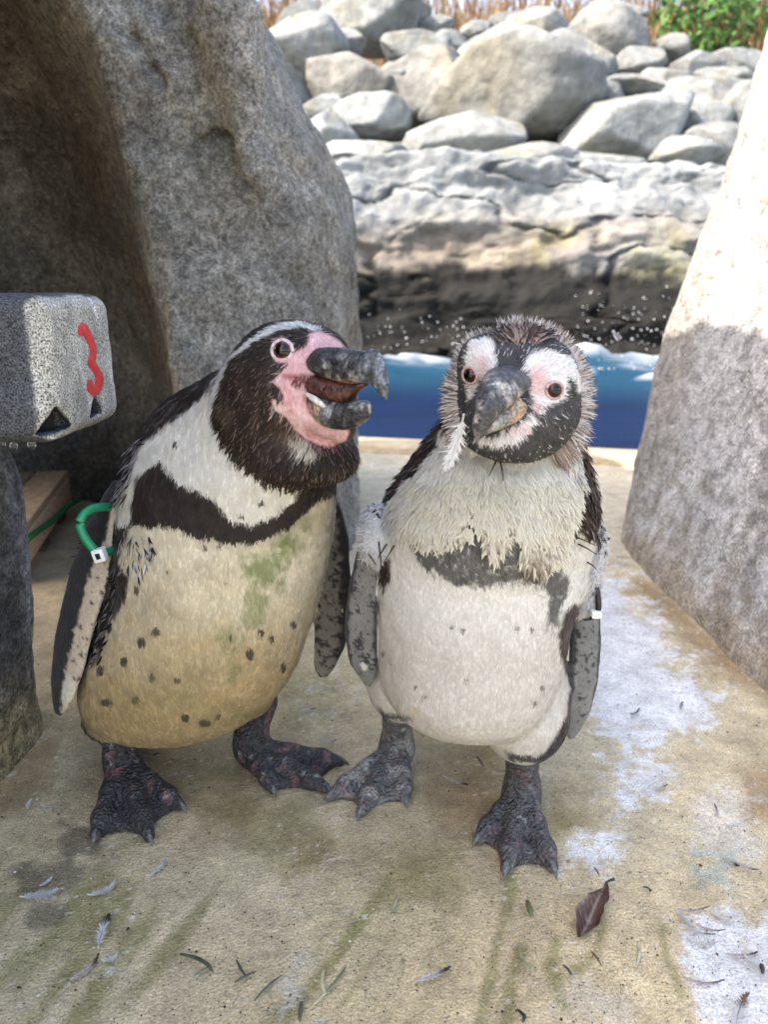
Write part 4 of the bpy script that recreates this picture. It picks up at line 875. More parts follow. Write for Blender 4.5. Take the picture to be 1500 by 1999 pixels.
    def cu(l, Vv):
        a = fbm(Vv, 90, 3, 231); b = fbm(Vv, 300, 3, 232); cc = np.array([.030, .030, .033])*(1+.6*a)[:, None]; cc = lerp(cc, np.array([.34, .33, .315]), (.85*sstep(.0, .26, a+.6*b)*sstep(6, 22, l[:, 0])*sstep(12, 4, l[:, 2]))[:, None]); cc = lerp(cc, np.array([.42, .22, .17]), (.9*sstep(3.4, .4, np.abs(l[:, 2]+10.2+.07*l[:, 0])+2*a)*sstep(56, 44, l[:, 0])*sstep(.0, -3, l[:, 2]+5))[:, None]); cc = lerp(cc, np.array([.012, .012, .013]), (.9*sstep(30, 16, l[:, 0]+10*a)*sstep(-4, 2, l[:, 2]+4*a))[:, None]); cc = lerp(cc, np.array([.10, .108, .125])*(1+1.8*b)[:, None], sstep(50, 57, l[:, 0])[:, None]); cc = lerp(cc, np.array([.02, .02, .022]), (.8*sstep(1.6, .4, np.abs(l[:, 0]-67-.12*l[:, 2])))[:, None]); cc = lerp(cc, np.array([.36, .34, .30]), (.6*sstep(.1, .5, b)*sstep(56, 62, l[:, 0])*sstep(2, 10, l[:, 2]))[:, None])
        cc = lerp(cc, np.array([.58, .34, .35]), sstep(5, -3, l[:, 0]+9*a+6*b)[:, None]); return cc
    ub = beak_part('upper_beak', R, O, fwd, rgt, up, [(-10, 7, -3, 3), (-4, 10.5, -5, 8.5), (4, 12.6, -8, 12), (14, 13.2, -10.5, 13.2), (28, 13, -12.8, 12.4), (42, 11.6, -14, 10.8), (50, 10.4, -13.2, 10), (56, 10.8, -12.5, 9.6), (61, 12.2, -13, 8.8), (65, 11.8, -16, 7.8), (69, 9.8, -20, 6.6), (72.5, 6.5, -23, 6), (75, 0, -24.5, 4.6), (76.4, -11, -24, 2)], cu, ridge=.55, ex=2.1)
    def cl(l, Vv):
        a = fbm(Vv, 90, 3, 241); b = fbm(Vv, 300, 3, 242); cc = np.array([.026, .026, .03])*(1+.6*a)[:, None]; cc = lerp(cc, np.array([.27, .27, .28]), (.8*sstep(-.1, .25, a+.5*b)*sstep(12, 22, l[:, 0])*sstep(-49, -40, l[:, 2]))[:, None]); cc = lerp(cc, np.array([.52, .28, .27]), (sstep(13, 4, l[:, 0]+5*a)*sstep(-26, -31, l[:, 2]))[:, None]); cc = lerp(cc, np.array([.40, .33, .22]), (.8*sstep(5, 1, np.abs(l[:, 0]-11-.12*(l[:, 2]+40))+2*a)*sstep(-24, -30, l[:, 2]))[:, None]); return cc
    beak_part('lower_beak', R, O, fwd, rgt, up, [(-18, -14, -22, 4), (-10, -15.5, -31, 9.5), (0, -17.5, -40, 13.2), (10, -21, -46, 14), (22, -24.5, -48.5, 12.6), (34, -26, -48, 10.8), (44, -26, -45.5, 8.6), (51, -25, -42, 6.6), (56, -25.5, -38.5, 4.4), (59, -28.5, -34.5, 1.8)], cl, ex=2.7)
    def cm(l, Vv):
        a = fbm(Vv, 300, 3, 251); return lerp(np.array([.12, .042, .034]), np.array([.03, .011, .009]), sstep(-.3, .4, a)[:, None])
    beak_part('mouth', R, O, fwd, rgt, up, [(-18, -8, -14, 7), (-10, -8, -19, 11), (2, -7, -24, 13), (14, -9, -26, 12.2), (26, -11, -28.5, 10.6), (36, -12, -29, 8.5), (44, -12.5, -20, 6), (54, -12, -15, 3.5)], cm, 'flesh')
    ct = lambda l, Vv: np.tile((.66, .60, .54), (len(Vv), 1))
    n = 12; s = np.linspace(0, 1, n); pts = O[None]+(fwd[None]*lerp(2, 22, s)[:, None]+up[None]*lerp(-20.5, -30, s)[:, None]+rgt[None]*lerp(14.6, 13.4, s)[:, None])*.001; V_, F_ = tube(pts, .0022*np.sin(np.pi*(s*.86+.07))+.0006, 8); tg = mesh_obj('mouth_highlight', V_, F_, M['flesh'], col=np.tile((.70, .64, .58), (len(V_), 1))); under(tg, R)  # pale strip built to stand for the highlight on the inner mouth edge
    nst = O+(fwd*33+up*3.2+rgt*12.2)*.001; V0, Q0 = ICO3; under(mesh_obj('nostril_shade', (V0*np.array([.0028, .0028, .0022]))+nst, Q0, M['black']), R)
    for t, d in cl1+cl2: claw(R, t, d)
    # green band round the flipper, closed with a white clasp
    ctr = P(190, 1035, .676); a = np.linspace(0, 2*np.pi, 40, endpoint=False)
    band = empty('flipper_band', tuple(ctr)); tag(band, 'green plastic ring with white clasp on the flipper of the open beaked penguin', 'flipper band')
    pts = np.array([P(*q) for q in [(228, 993, .690), (205, 990, .672), (178, 994, .655), (161, 1008, .646), (157, 1027, .644), (165, 1048, .643), (178, 1066, .643), (193, 1082, .644), (210, 1078, .652), (227, 1069, .668), (240, 1050, .690), (248, 1025, .704), (243, 1005, .702)]]); m_ = len(pts); tt = np.linspace(0, m_, 60, endpoint=False); i0 = np.floor(tt).astype(int); f_ = (tt-i0)[:, None]; g = lambda k: pts[(i0+k) % m_]
    path = .5*((2*g(0))+(-g(-1)+g(1))*f_+(2*g(-1)-5*g(0)+4*g(1)-g(2))*f_**2+(-g(-1)+3*g(0)-3*g(1)+g(2))*f_**3)
    V_, F_ = tube(path, .0040, 10, closed=True); under(mesh_obj('tube', V_, F_, M['green_plastic']), band)
    cc = P(195, 1083, .640); rz = .25; Rm = np.array([[math.cos(rz), 0, math.sin(rz)], [0, 1, 0], [-math.sin(rz), 0, math.cos(rz)]]); V_, Q_ = box_mesh(cc, (.0052, .0048, .0058), Rm, .0012); cp = under(mesh_obj('clasp', V_, Q_, M['white_plastic'], smooth=False), band)
    V_, Q_ = box_mesh(cc+np.array([0, -.0046, 0]), (.0020, .0006, .0026), Rm); sl_ = mesh_obj('slot_shade', V_, Q_, M['black'], smooth=False); sl_.parent = cp
penguin_a()

# ------------------------------------------------------------------ B: moulting, beak closed, black flipper band
def penguin_b():
    rs = np.random.default_rng(77)
    R0 = Bird('penguin', 'moulting penguin with a shaggy cream breast, feather ruff and closed beak', 'penguins', (fl(930, 1560)[0], .68, 0)); A = R0; R = A.root
    torso = torso_sdf([(868, 905, 1090, .675, .03), (890, 868, 1118, .675, .055), (920, 822, 1140, .675, .070), (960, 775, 1150, .675, .080), (1000, 748, 1152, .675, .087), (1060, 738, 1150, .675, .092), (1120, 735, 1142, .673, .095), (1180, 738, 1112, .670, .098), (1240, 738, 1098, .668, .101), (1300, 740, 1090, .667, .102), (1335, 750, 1075, .668, .098), (1358, 775, 1060, .672, .087), (1377, 815, 1020, .676, .068), (1391, 865, 975, .680, .040), (1398, 905, 945, .682, .012)], 4, 2.25)
    th1 = sd_ell(P(785, 1330, .690), (.035, .045, .038)); th2 = sd_ell(P(1022, 1385, .640), (.043, .048, .050))
    th2b = sd_cone(P(1035, 1330, .66), P(1025, 1442, .648), .040, .021); th1b = sd_cone(P(780, 1310, .70), P(776, 1358, .70), .036, .019)
    skull = sd_ell(P(1007, 742, .610), (.0475, .052, .0405)); cheek = sd_ell(P(1018, 815, .592), (.0415, .042, .032)); chin = sd_ell(P(975, 850, .575), (.027, .024, .016)); browR = sd_ell(P(1075, 735, .580), (.018, .02, .02)); browL = sd_ell(P(940, 705, .585), (.016, .022, .018))
    neck = sd_cone(P(1010, 800, .635), P(960, 980, .67), .045, .085); mantle = sd_ell(P(985, 930, .665), (.066, .060, .050)); bib = sd_ell(P(960, 1010, .632), (.068, .058, .048))
    shL = sd_ell(P(738, 1045, .655), (.0155, .022, .026)); shR = sd_ell(P(1137, 1085, .650), (.0165, .022, .034)); shR2 = sd_ell(P(1135, 1155, .650), (.0125, .017, .020))
    fa, ffa = flipper_sdf([(728, 1060, .668, .012), (718, 1120, .665, .0150), (709, 1180, .662, .0165), (705, 1240, .660, .0165), (709, 1295, .658, .0130), (718, 1328, .658, .007)], (-.30, -.95, .1), .0062)
    fb, ffb = flipper_sdf([(1140, 1150, .668, .013), (1143, 1210, .664, .0155), (1144, 1270, .660, .0165), (1140, 1330, .656, .0160), (1129, 1395, .654, .0125), (1117, 1430, .654, .007)], (.30, -.95, .1), .0062)
    foot1, cl1 = foot_sdf((775, 1492), [(648, 1562), (706, 1592), (792, 1568)], P(778, 1385, .715), .0155, .0175)
    foot2, cl2 = foot_sdf((1017, 1582), [(936, 1645), (988, 1705), (1078, 1702)], P(1020, 1470, .648), .0155, .0165)
    tail = sd_cone(P(950, 1330, .75), P(950, 1400, .82), .035, .012)
    feet = lambda p: np.minimum(foot1(p), foot2(p))
    def headf(p):
        h = smin(skull(p), cheek(p), .025); h = smin(h, chin(p), .014); h = smin(h, browR(p), .012); return smin(h, browL(p), .012)
    def sdf(p):
        d = torso(p); d = smin(d, neck(p), .03); d = smin(d, mantle(p), .03); d = smin(d, bib(p), .03); d = smin(d, headf(p), .008)
        d = smin(d, smin(th1(p), th1b(p), .012), .007); d = smin(d, smin(th2(p), th2b(p), .012), .007); d = smin(d, tail(p), .03)
        d = smin(d, shL(p), .012); d = smin(d, shR(p), .012); d = smin(d, shR2(p), .01)
        d = smin(d, fa(p), .004); d = smin(d, fb(p), .004); return smin(d, feet(p), .006)
    A.mesh(sdf, feet, (-.06, .44, -.004), (.27, .88, .50), .0018)
    V, u, v = A.V, A.u, A.v; n1 = fbm(V, 60, 3, 311); n2 = fbm(V, 180, 3, 312); n3 = fbm(V, 420, 2, 313); wob = 8*n1+7*n2+4*n3
    hd = headf(V); H = (hd < .004)*1.0; tors = 1-H; fr = sstep(-.40, -.10, A.face)
    brown = np.array([.045, .029, .022]); c = np.tile(brown, (len(V), 1))*(1+.4*n2)[:, None]
    def blend(col, m):
        nonlocal c
        c = c*(1-m[:, None])+np.asarray(col)*m[:, None]
    k4 = lambda pts: crop(pts, 660, 860, 2.679); k2 = lambda pts: crop(pts, 820, 590, 3.947)
    front = k4([(520, -60), (520, 40), (470, 120), (380, 200), (320, 270), (240, 380), (140, 380), (60, 500), (100, 900), (60, 1900), (1050, 1900), (1040, 1680), (1115, 1590), (1185, 1480), (1215, 1300), (1165, 1110), (1160, 1000), (1190, 900), (1230, 860), (1340, 860), (1420, 600), (1290, 470), (1225, 480), (1215, 440), (1255, 250), (1262, 60), (1200, -100)])
    wcol = lerp(np.array([.61, .58, .52]), np.array([.53, .485, .42]), sstep(1150, 1300, v)[:, None])*(1+.05*n1+.04*n2)[:, None]
    blend(wcol, sstep(4, -5, pdist(front, u, v)+.7*wob)*tors*fr)
    band = k4([(380, 540), (440, 650), (540, 715), (650, 745), (760, 755), (860, 735), (960, 725), (1060, 770), (1100, 720), (1170, 620), (1195, 750), (1160, 960), (1105, 970), (1105, 820), (1000, 600), (960, 480), (700, 400), (640, 520)])
    bm_ = sstep(6, -4, pdist(band, u, v)+1.1*wob)*tors*fr; blend(np.array([.085, .078, .074])*(1+.5*n2+.5*n3)[:, None], .95*bm_); blend((.5, .48, .45), .5*bm_*sstep(.25, .5, n3+.3*n2))
    sprk = sstep(.25, .5, n2+.6*n3); ed = sstep(18, 0, np.abs(pdist(band, u, v)-6)); blend((.10, .09, .085), .6*ed*sprk*tors*fr*sstep(1100, 1130, v))
    for poly in (k4([(225, 600), (285, 620), (270, 740), (235, 800), (215, 720)]), k4([(195, 800), (222, 850), (195, 1000), (170, 1010)]), k4([(210, 1390), (260, 1430), (400, 1440), (395, 1460), (230, 1460)])): blend((.03, .025, .024), .9*sstep(5, -4, pdist(poly, u, v)+8*n2)*tors*fr)
    cuff2 = k4([(870, 1620), (930, 1640), (1040, 1650), (1085, 1630), (1110, 1600), (1190, 1470), (1205, 1500), (1110, 1660), (1085, 1690), (900, 1670)]); blend((.025, .022, .022), .92*sstep(4, -3, pdist(cuff2, u, v)+5*n2)*tors*fr)
    for (cx, cy, rx, ry) in [(235, 1115, 10, 20), (405, 1290, 10, 9), (455, 1340, 20, 9), (1032, 1375, 18, 16), (1070, 1295, 14, 14), (595, 978, 16, 10), (655, 990, 12, 8), (940, 985, 18, 12), (1015, 985, 14, 12), (510, 985, 6, 5), (670, 1255, 14, 5)]:
        d = np.hypot((u-660-cx/2.679)/rx*2.679, (v-860-cy/2.679)/ry*2.679)+.3*n2+.3*n3; blend((.09, .08, .075), .8*sstep(1.2, .7, d)*tors*fr)
    blend((.55, .43, .18), .5*sstep(1.1, .3, np.hypot((u-805)/12, (v-1390)/14)+.3*n2)*tors)
    for ff, rim, ux in ((fa, -1, 700), (fb, 1, 1150)):
        inF = (ff(V) < .001)*1.0; blend(np.array([.18, .17, .155])*(1+.3*n1)[:, None], inF); blend((.03, .028, .028), .9*inF*sstep(.16, .34, n2*.8+.7*n3-.12*(rim > 0))); Fr = ffa if rim < 0 else ffb; w_ = ((V-Fr[0][0])@Fr[2]); pj = (V-Fr[0][0])@Fr[1]; cen = np.interp(pj, [((c_-Fr[0][0])@Fr[1]) for c_ in Fr[0]], [((c_-Fr[0][0])@Fr[2]) for c_ in Fr[0]]); off = (w_-cen)*Fr[2][0]; ed = np.maximum(sstep(.0085, .0125, off*rim+.003*n2), .9*sstep(.0105, .0135, -off*rim+.002*n2)); blend((.025, .024, .025), .9*inF*ed)
    # face
    blend(np.array([.055, .054, .056])*(1+.5*n2+.5*n3)[:, None], H)
    wL = k2([(400, 300), (530, 285), (578, 330), (592, 490), (540, 560), (480, 600), (430, 720), (385, 760), (370, 660), (330, 600), (350, 500), (360, 400)])
    wR = k2([(780, 520), (850, 400), (950, 372), (1080, 398), (1160, 428), (1215, 520), (1245, 650), (1220, 710), (1180, 610), (1125, 560), (1135, 630), (1125, 720), (1055, 775), (970, 775), (945, 840), (900, 880), (850, 800), (830, 600), (800, 560)])
    wC = k2([(420, 1040), (560, 1030), (700, 950), (860, 850), (895, 900), (835, 1000), (745, 1080), (590, 1112), (480, 1085)])
    mw = np.zeros(len(V))
    for q in (wL, wR, wC): mw = np.maximum(mw, sstep(2, -2, pdist(q, u, v)+4*n2+4.5*n3))
    blend(np.array([.68, .65, .64])*(1+.06*n2)[:, None], .96*mw*H)
    pk = np.maximum.reduce([sstep(1.1, .3, np.hypot((u-1045)/24, (v-745)/36)+.2*n2), .8*sstep(1.1, .4, np.hypot((u-945)/16, (v-722)/26)+.2*n2), .9*sstep(1.1, .5, np.hypot((u-1045)/10, (v-795)/16)), .6*sstep(1.1, .4, np.hypot((u-1010)/40, (v-835)/14))])
    blend((.60, .36, .35), .8*pk*mw*H); blend((.11, .04, .035), .85*H*sstep(1, .5, np.hypot(((u-1050)+.6*(v-800))/5, (v-802)/14)+.2*n3))
    A.isfoot = ((A.fd < .003) & (np.minimum.reduce([torso(V), th1(V), th2(V), th1b(V), th2b(V)]) > -.001) & (V[:, 2] < .12)).astype(float); ft = A.isfoot
    fc = np.array([.085, .08, .082])*(1+.5*n2+.3*n3)[:, None]; left = (u < 880); fc = np.where(left[:, None], lerp(fc*1.5, np.array([.30, .285, .265]), sstep(-.05, .4, fbm(V, 70, 3, 321))[:, None]), fc); fc = lerp(fc, np.array([.20, .12, .115]), (.5*sstep(.2, .45, fbm(V, 90, 3, 322)))[:, None]); fc = lerp(fc, np.array([.33, .34, .30]), (.55*sstep(.3, .6, fbm(V, 120, 3, 323)))[:, None])
    c = c*(1-ft[:, None])+fc*ft[:, None]; A.C = c
    fwd = nrm(np.array([-.47, -.83, -.30])); upr = nrm(np.array([.16, -.2, 1.])); rgt = nrm(np.cross(fwd, upr)); up = np.cross(rgt, fwd)
    O = hit(sdf, 990, 752)-fwd*.002; SC = .90
    bk = O+fwd*.01; away = nrm(V-bk); hw = (sstep(.008, .0, hd)*H)[:, None]; flow = np.tile(DOWN, (len(V), 1)); flow = nrm(flow*(1-hw)+hw*(away+np.array([0, 0, -.1]))); A.fl = flow
    A.finish(); nofoot = 1-ft
    # short new face feathers
    he = lambda cx, cy, r: sstep(r*.8, r, np.hypot(u-cx, v-cy)); fw = H*he(1083, 762, 24)*he(918, 733, 22)*(A.face > -.5)
    B, N, C, D = A.sample(17000, fw, rs); n = len(B); D = D+rs.normal(0, .18, D.shape); wsp = (rs.uniform(size=n) < .05)[:, None] & (C.mean(1) < .2)[:, None]; tip = np.where(wsp, np.array([.6, .58, .56]), C*rs.uniform(.6, 1.7, (n, 1)))
    plumes('head_feathers', R, B, N, D, rs.uniform(.003, .0062, n), rs.uniform(.0005, .0011, n), rs.uniform(.03, .2, n), np.where(wsp, .4, C), tip, .12, rs)
    # body: velvety short new plumage on the belly
    bw = nofoot*(1-H)*(fa(V) > .002)*(fb(V) > .002); B, N, C, D = A.sample(42000, bw, rs); n = len(B); D = D+rs.normal(0, .14, D.shape)
    plumes('body_feathers', R, B, N, D, rs.uniform(.0035, .0062, n), rs.uniform(.0005, .0012, n), np.clip(.022+.05*vnoise(B*90, 360)+rs.normal(0, .012, n), .004, .3), C*rs.uniform(.97, 1.02, (n, 1)), C*rs.uniform(.94, 1.05, (n, 1)), .12, rs)
    # old scruffy brown feathers over back and shoulders
    bkw = bw*(c.mean(1) < .12)*(v < 1130)*(bm_ < .2); B, N, C, D = A.sample(3800, bkw, rs); n = len(B); D = D+rs.normal(0, .35, D.shape); cc = np.array([[.045, .027, .02], [.03, .02, .017], [.10, .068, .055], [.28, .22, .20]])[rs.choice(4, n, p=[.45, .35, .15, .05])]
    plumes('back_feathers', R, B, N, D, rs.uniform(.007, .014, n), rs.uniform(.0025, .0055, n), rs.uniform(.1, .5, n), cc*1.4, cc*.7, .25, rs)
    # shaggy cream breast: old feathers hanging in clumps over the grey band
    sh = k4([(520, 40), (700, 90), (900, 80), (1060, 80), (1250, 60), (1265, 200), (1215, 440), (1190, 540), (1120, 600), (1080, 640), (990, 590), (950, 500), (930, 430), (880, 470), (830, 520), (770, 460), (720, 370), (680, 370), (640, 470), (560, 510), (480, 510), (400, 460), (300, 450), (270, 400), (320, 270), (470, 120)])
    sw = sstep(3, -3, pdist(sh, u, v))*(1-H)*fr
    B, N, C, D = A.sample(11000, sw, rs); n = len(B); uu, vv, _ = proj(B); fan = np.stack([(uu-965)/420, np.zeros(n), np.zeros(n)], 1); cl_ = vnoise(B*95, 331); D = D+fan*.9+np.stack([.55*vnoise(B*70, 332), 0*cl_, 0*cl_], 1); D, bi = clump(B, D+rs.normal(0, .12, D.shape), 420, .016, 1.0, rs)
    base = np.where((vv > 930)[:, None], np.array([.72, .67, .545]), np.array([.72, .69, .62])); base = lerp(base, np.array([.66, .66, .66]), sstep(830, 740, uu+20*cl_)[:, None])
    tp = base*rs.uniform(.92, 1.12, (n, 1)); bt = (rs.uniform(size=n) < .10) & (vv > 1040); tp = np.where(bt[:, None], np.array([.16, .095, .07]), tp)
    plumes('breast_feathers', R, B+N*.001, N, D, rs.uniform(.010, .0175, n), rs.uniform(.0010, .0026, n), np.clip(.20+.34*cl_[bi]+rs.normal(0, .08, n), .02, .7), base*.60, tp, .18, rs)  # roots darker than tips: shade between the locks put into the colour
    # fringe of long locks with brown tips
    locks = [(585, 540, 34, 5), (520, 555, 30, 6), (450, 560, 26, 7), (830, 590, 40, 16), (810, 560, 34, 10), (770, 520, 28, 6), (1030, 655, 46, 16), (1070, 660, 40, 14), (990, 630, 40, 12), (870, 520, 26, 6), (700, 430, 20, 4), (640, 520, 26, 5), (920, 500, 22, 5), (1110, 640, 24, 8)]
    bb = []; lo_ = []; cc0 = []; cc1 = []
    for (cx, cy, ln, k) in locks:
        for _ in range(26):
            bb.append((660+(cx+rs.normal(0, 24))/2.679, 860+(cy-62+rs.normal(0, 20))/2.679)); lo_.append(ln*.00043*rs.uniform(.7, 1.15)); cc0.append((.60, .55, .43)); cc1.append((.10, .055, .04) if rs.uniform() < (.75 if cx in (1030, 1070, 990) else .3) else (.66, .60, .48))
    bb = np.array(bb); bb = hits(sdf, bb[:, 0], bb[:, 1])-np.array([0, .003, 0])
    B = np.array(bb); n = len(B); N = nrm(grad(sdf, B)); D = np.tile(DOWN, (n, 1))+rs.normal(0, .2, (n, 3)); plumes('breast_feathers', R, B, N, D, np.array(lo_), rs.uniform(.002, .0036, n), rs.uniform(.05, .3, n), np.array(cc0)*rs.uniform(.85, 1.05, (n, 1)), np.array(cc1), .2, rs)
    # white down bursting out at the shoulders
    for (f_, nm, cnt) in ((shL, 'down', 4200), (shR, 'down', 4600), (shR2, 'down', 1800)):
        w = sstep(.005, .001, f_(V))*(1-H); B, N, C, D = A.sample(cnt, w, rs); n = len(B); plumes(nm, R, B, N, D*.6+rs.normal(0, .7, D.shape), rs.uniform(.005, .0105, n), rs.uniform(.0004, .0011, n), rs.uniform(.1, .7, n), np.tile((.66, .655, .65), (n, 1)), np.tile((.70, .70, .70), (n, 1))*rs.uniform(.9, 1.05, (n, 1)), .5, rs)
    # dark quills curling over the down
    q = [(740, 1055, 745, 1105), (755, 1060, 738, 1085), (770, 1062, 752, 1090), (720, 1080, 735, 1098), (875, 885, 868, 905), (968, 898, 953, 925), (976, 900, 980, 935), (1125, 1030, 1155, 1045), (1120, 1045, 1158, 1060), (1128, 1060, 1162, 1078), (1145, 1095, 1160, 1105), (1130, 1020, 1160, 1030)]
    for (a, b_, a2, b2) in q:
        p0 = hit(sdf, a, b_)-np.array([0, .003, 0]); p1 = hit(sdf, a2, b2); p1 = (p1 if abs(p1[1]-p0[1]) < .05 else P(a2, b2, p0[1]))-np.array([0, .007, 0]); mid = (p0+p1)/2+np.array([0, -.005, .002]); s = np.linspace(0, 1, 8)[:, None]; path = p0*(1-s)**2+2*mid*s*(1-s)+p1*s**2
        V_, F_ = tube(path, np.linspace(.0008, .0003, 8), 6); under(mesh_obj('quill', V_, F_, M['feather'], col=np.tile((.055, .028, .022), (len(V_), 1))), R)
    # ruff of old feathers standing out round the face
    contour = k2([(545, 260), (480, 300), (430, 340), (395, 400), (370, 470), (350, 540), (330, 600), (315, 680), (300, 760), (295, 840), (300, 920), (310, 990), (320, 1060)])
    contR = k2([(620, 215), (700, 190), (800, 185), (900, 195), (985, 220), (1050, 265), (1110, 330), (1160, 400), (1190, 470), (1215, 560), (1230, 650), (1235, 740), (1230, 830), (1210, 900), (1180, 960), (1140, 1020), (1100, 1080), (1060, 1130), (1010, 1170)])
    cen = P(1005, 775, .60); BB = []; NN = []; DD = []; LL = []; CC0 = []; CC1 = []
    for cont, lens in ((contour, (18, 20, 22, 22, 21, 22, 26, 36, 40, 40, 42, 44, 46)), (contR, (20, 26, 27, 26, 27, 26, 24, 24, 26, 30, 33, 36, 38, 42, 46, 54, 60, 62, 58))):
        cont = np.array(cont); seg = len(cont)-1
        n = 1150; t = rs.uniform(0, seg, n); i = t.astype(int); w = (t-i)[:, None]; a = cont[i]*(1-w)+cont[np.minimum(i+1, seg)]*w; L = np.interp(t, np.arange(len(lens)), lens)*.00041; a = a+rs.normal(0, 3, a.shape); q = np.array([P(x[0], x[1], .598) for x in a]); q[:, 1] += rs.uniform(-.006, .012, n); g = nrm(grad(headf, q)); q = q-g*(headf(q)*.8)[:, None]
        o_ = nrm((q-cen)*np.array([1, .0, 1])); low = a[:, 1] > 850; d = nrm(o_+np.stack([np.zeros(n), rs.uniform(-.25, .35, n), np.where(a[:, 1] > 780, -.15, .05)], 1)+rs.normal(0, .13, (n, 3))); BB.append(q); DD.append(d); LL.append(L*rs.uniform(.45, 1.1, n)); NN.append(nrm(np.cross(np.cross(d, np.array([0, -1., .2])), d)+rs.normal(0, .25, (n, 3))))
        k = rs.uniform(size=n); CC0.append(np.where(low[:, None], np.array([.46, .37, .32]), np.array([.70, .645, .62]))); CC1.append(np.where((k < .5)[:, None], np.array([.10, .055, .042]), np.where((k < .72)[:, None], np.array([.03, .02, .018]), np.array([.66, .59, .56]))))
    BB, NN, DD, LL, CC0, CC1 = [np.concatenate(x) for x in (BB, NN, DD, LL, CC0, CC1)]
    n = len(BB); plumes('ruff_feathers', R, np.array(BB), nrm(np.array(NN)), np.array(DD), np.array(LL), rs.uniform(.0006, .0016, n), np.zeros(n), CC0*rs.uniform(.9, 1.1, (n, 1)), CC1, .14, rs, cp=2.6)
    j = rs.choice(n, 750, replace=False); plumes('ruff_feathers', R, BB[j], nrm(NN[j]), DD[j], LL[j]*1.12, np.full(750, .00055), np.full(750, .03), np.tile((.30, .22, .19), (750, 1)), np.tile((.02, .014, .012), (750, 1)), .1, rs, cp=1.0)
    # tuft of old feathers on the crown
    n = 420; uu = rs.normal(1022, 20, n); vv = rs.uniform(630, 678, n); B = hits(headf, uu, np.maximum(vv, 655)); N = nrm(grad(sdf, B)); D = np.stack([(uu-1020)/60, np.full(n, -.1), np.full(n, 1.0)], 1)+rs.normal(0, .22, (n, 3)); cc = np.array([[.30, .22, .19], [.10, .06, .05], [.03, .025, .024]])[rs.integers(0, 3, n)]
    plumes('crown_tuft', R, B, N, D, rs.uniform(.011, .019, n), rs.uniform(.001, .0024, n), rs.uniform(.15, .6, n), cc*1.3, cc*.45, .12, rs)
    # eyes
    for (eu, ev, dx) in ((1083, 762, .30), (918, 733, -.75)):
        e = hit(sdf, eu, ev); g = nrm(grad(sdf, e[None])[0]); ne = nrm(g*np.array([1, 1, .5])+np.array([dx*.15, -.35, 0])); make_eye(R, e, ne, .0062, (.095, .014, .012), (.50, .36, .35), gaze=nrm(ne+np.array([0, -.15, 0])), lidr=1.2)
    # beak
    def cu(l, Vv):
        a = fbm(Vv, 80, 3, 341); b = fbm(Vv, 260, 3, 342); cc = np.array([.050, .050, .054])*(1+.5*a)[:, None]; cc = lerp(cc, np.array([.23, .225, .215]), (.85*sstep(-.05, .45, a+.7*b)*sstep(4, 18, l[:, 0]))[:, None]); cc = lerp(cc, np.array([.40, .36, .29]), (.75*sstep(.12, .45, b+.5*a)*sstep(10, 26, l[:, 0]))[:, None]); cc = lerp(cc, np.array([.02, .02, .021]), (.7*sstep(.15, .5, -a-.5*b)*sstep(50, 20, l[:, 0]))[:, None]); return cc
    beak_part('upper_beak', R, O, fwd*SC, rgt*SC, up*SC, [(-12, 8, -3, 12), (-5, 14.5, -4, 18), (6, 16, -5, 18.5), (18, 16, -6.5, 16.5), (30, 14.5, -8, 14), (40, 12, -10, 11.8), (48, 8.5, -13, 9.8), (54, 3, -17, 7.4), (58, -4, -19.5, 4.6), (59.5, -12, -19.5, 1.8)], cu, ridge=.5)
    def cl(l, Vv):
        a = fbm(Vv, 80, 3, 351); b = fbm(Vv, 260, 3, 352); cc = np.array([.12, .115, .11])*(1+.5*a)[:, None]; cc = lerp(cc, np.array([.33, .31, .27]), (.7*sstep(0, .5, a+.6*b))[:, None]); cc = lerp(cc, np.array([.46, .30, .20])*(1+.2*b)[:, None], (.9*sstep(30, 12, l[:, 0]+5*a))[:, None]); cc = lerp(cc, np.array([.30, .29, .17]), (.6*sstep(.0, .4, a)*sstep(36, 16, l[:, 0])*sstep(6, 14, l[:, 0]))[:, None]); return cc
    beak_part('lower_beak', R, O, fwd*SC, rgt*SC, up*SC, [(-14, -3, -17, 16), (-5, -3.5, -23, 23), (8, -5, -26.5, 21.5), (20, -7, -26.5, 17.5), (32, -9, -25, 13), (42, -10.5, -23, 8.8), (50, -12.5, -21.5, 6), (53.5, -14, -19, 2.5)], cl)
    for t, d in cl1+cl2: claw(R, t, d, .017, .0040)
    # a loose white feather stuck to the beak tip
    s = np.linspace(0, 1, 14); path = np.stack([P(lerp(906, 870, a**1.3), lerp(808, 915, a), .545+.01*a) for a in s]); n = 260; k = rs.uniform(.12, 1, n); base = np.stack([np.interp(k, s, path[:, i]) for i in range(3)], 1); sg = rs.choice([-1, 1], n); tg = nrm(path[-1]-path[0]); sd_ = nrm(np.cross(tg, np.array([0, -1., .2]))); D = tg[None]*rs.uniform(.7, 1.3, (n, 1))+sd_[None]*(sg*rs.uniform(.15, .6, n))[:, None]
    Nn = np.tile(nrm(np.array([0, -1., .2])), (n, 1))+rs.normal(0, .2, (n, 3)); root = empty('loose_feather', tuple(path[0])); tag(root, 'wispy white feather dangling from the tip of the closed beak', 'feather')
    vn = plumes('vane', root, base, nrm(Nn), D, rs.uniform(.006, .012, n)*np.sin(np.pi*np.clip(k*.8+.12, 0, 1)), rs.uniform(.0005, .0012, n), np.zeros(n), np.tile((.72, .72, .72), (n, 1)), np.tile((.75, .75, .76), (n, 1)), .3, rs)
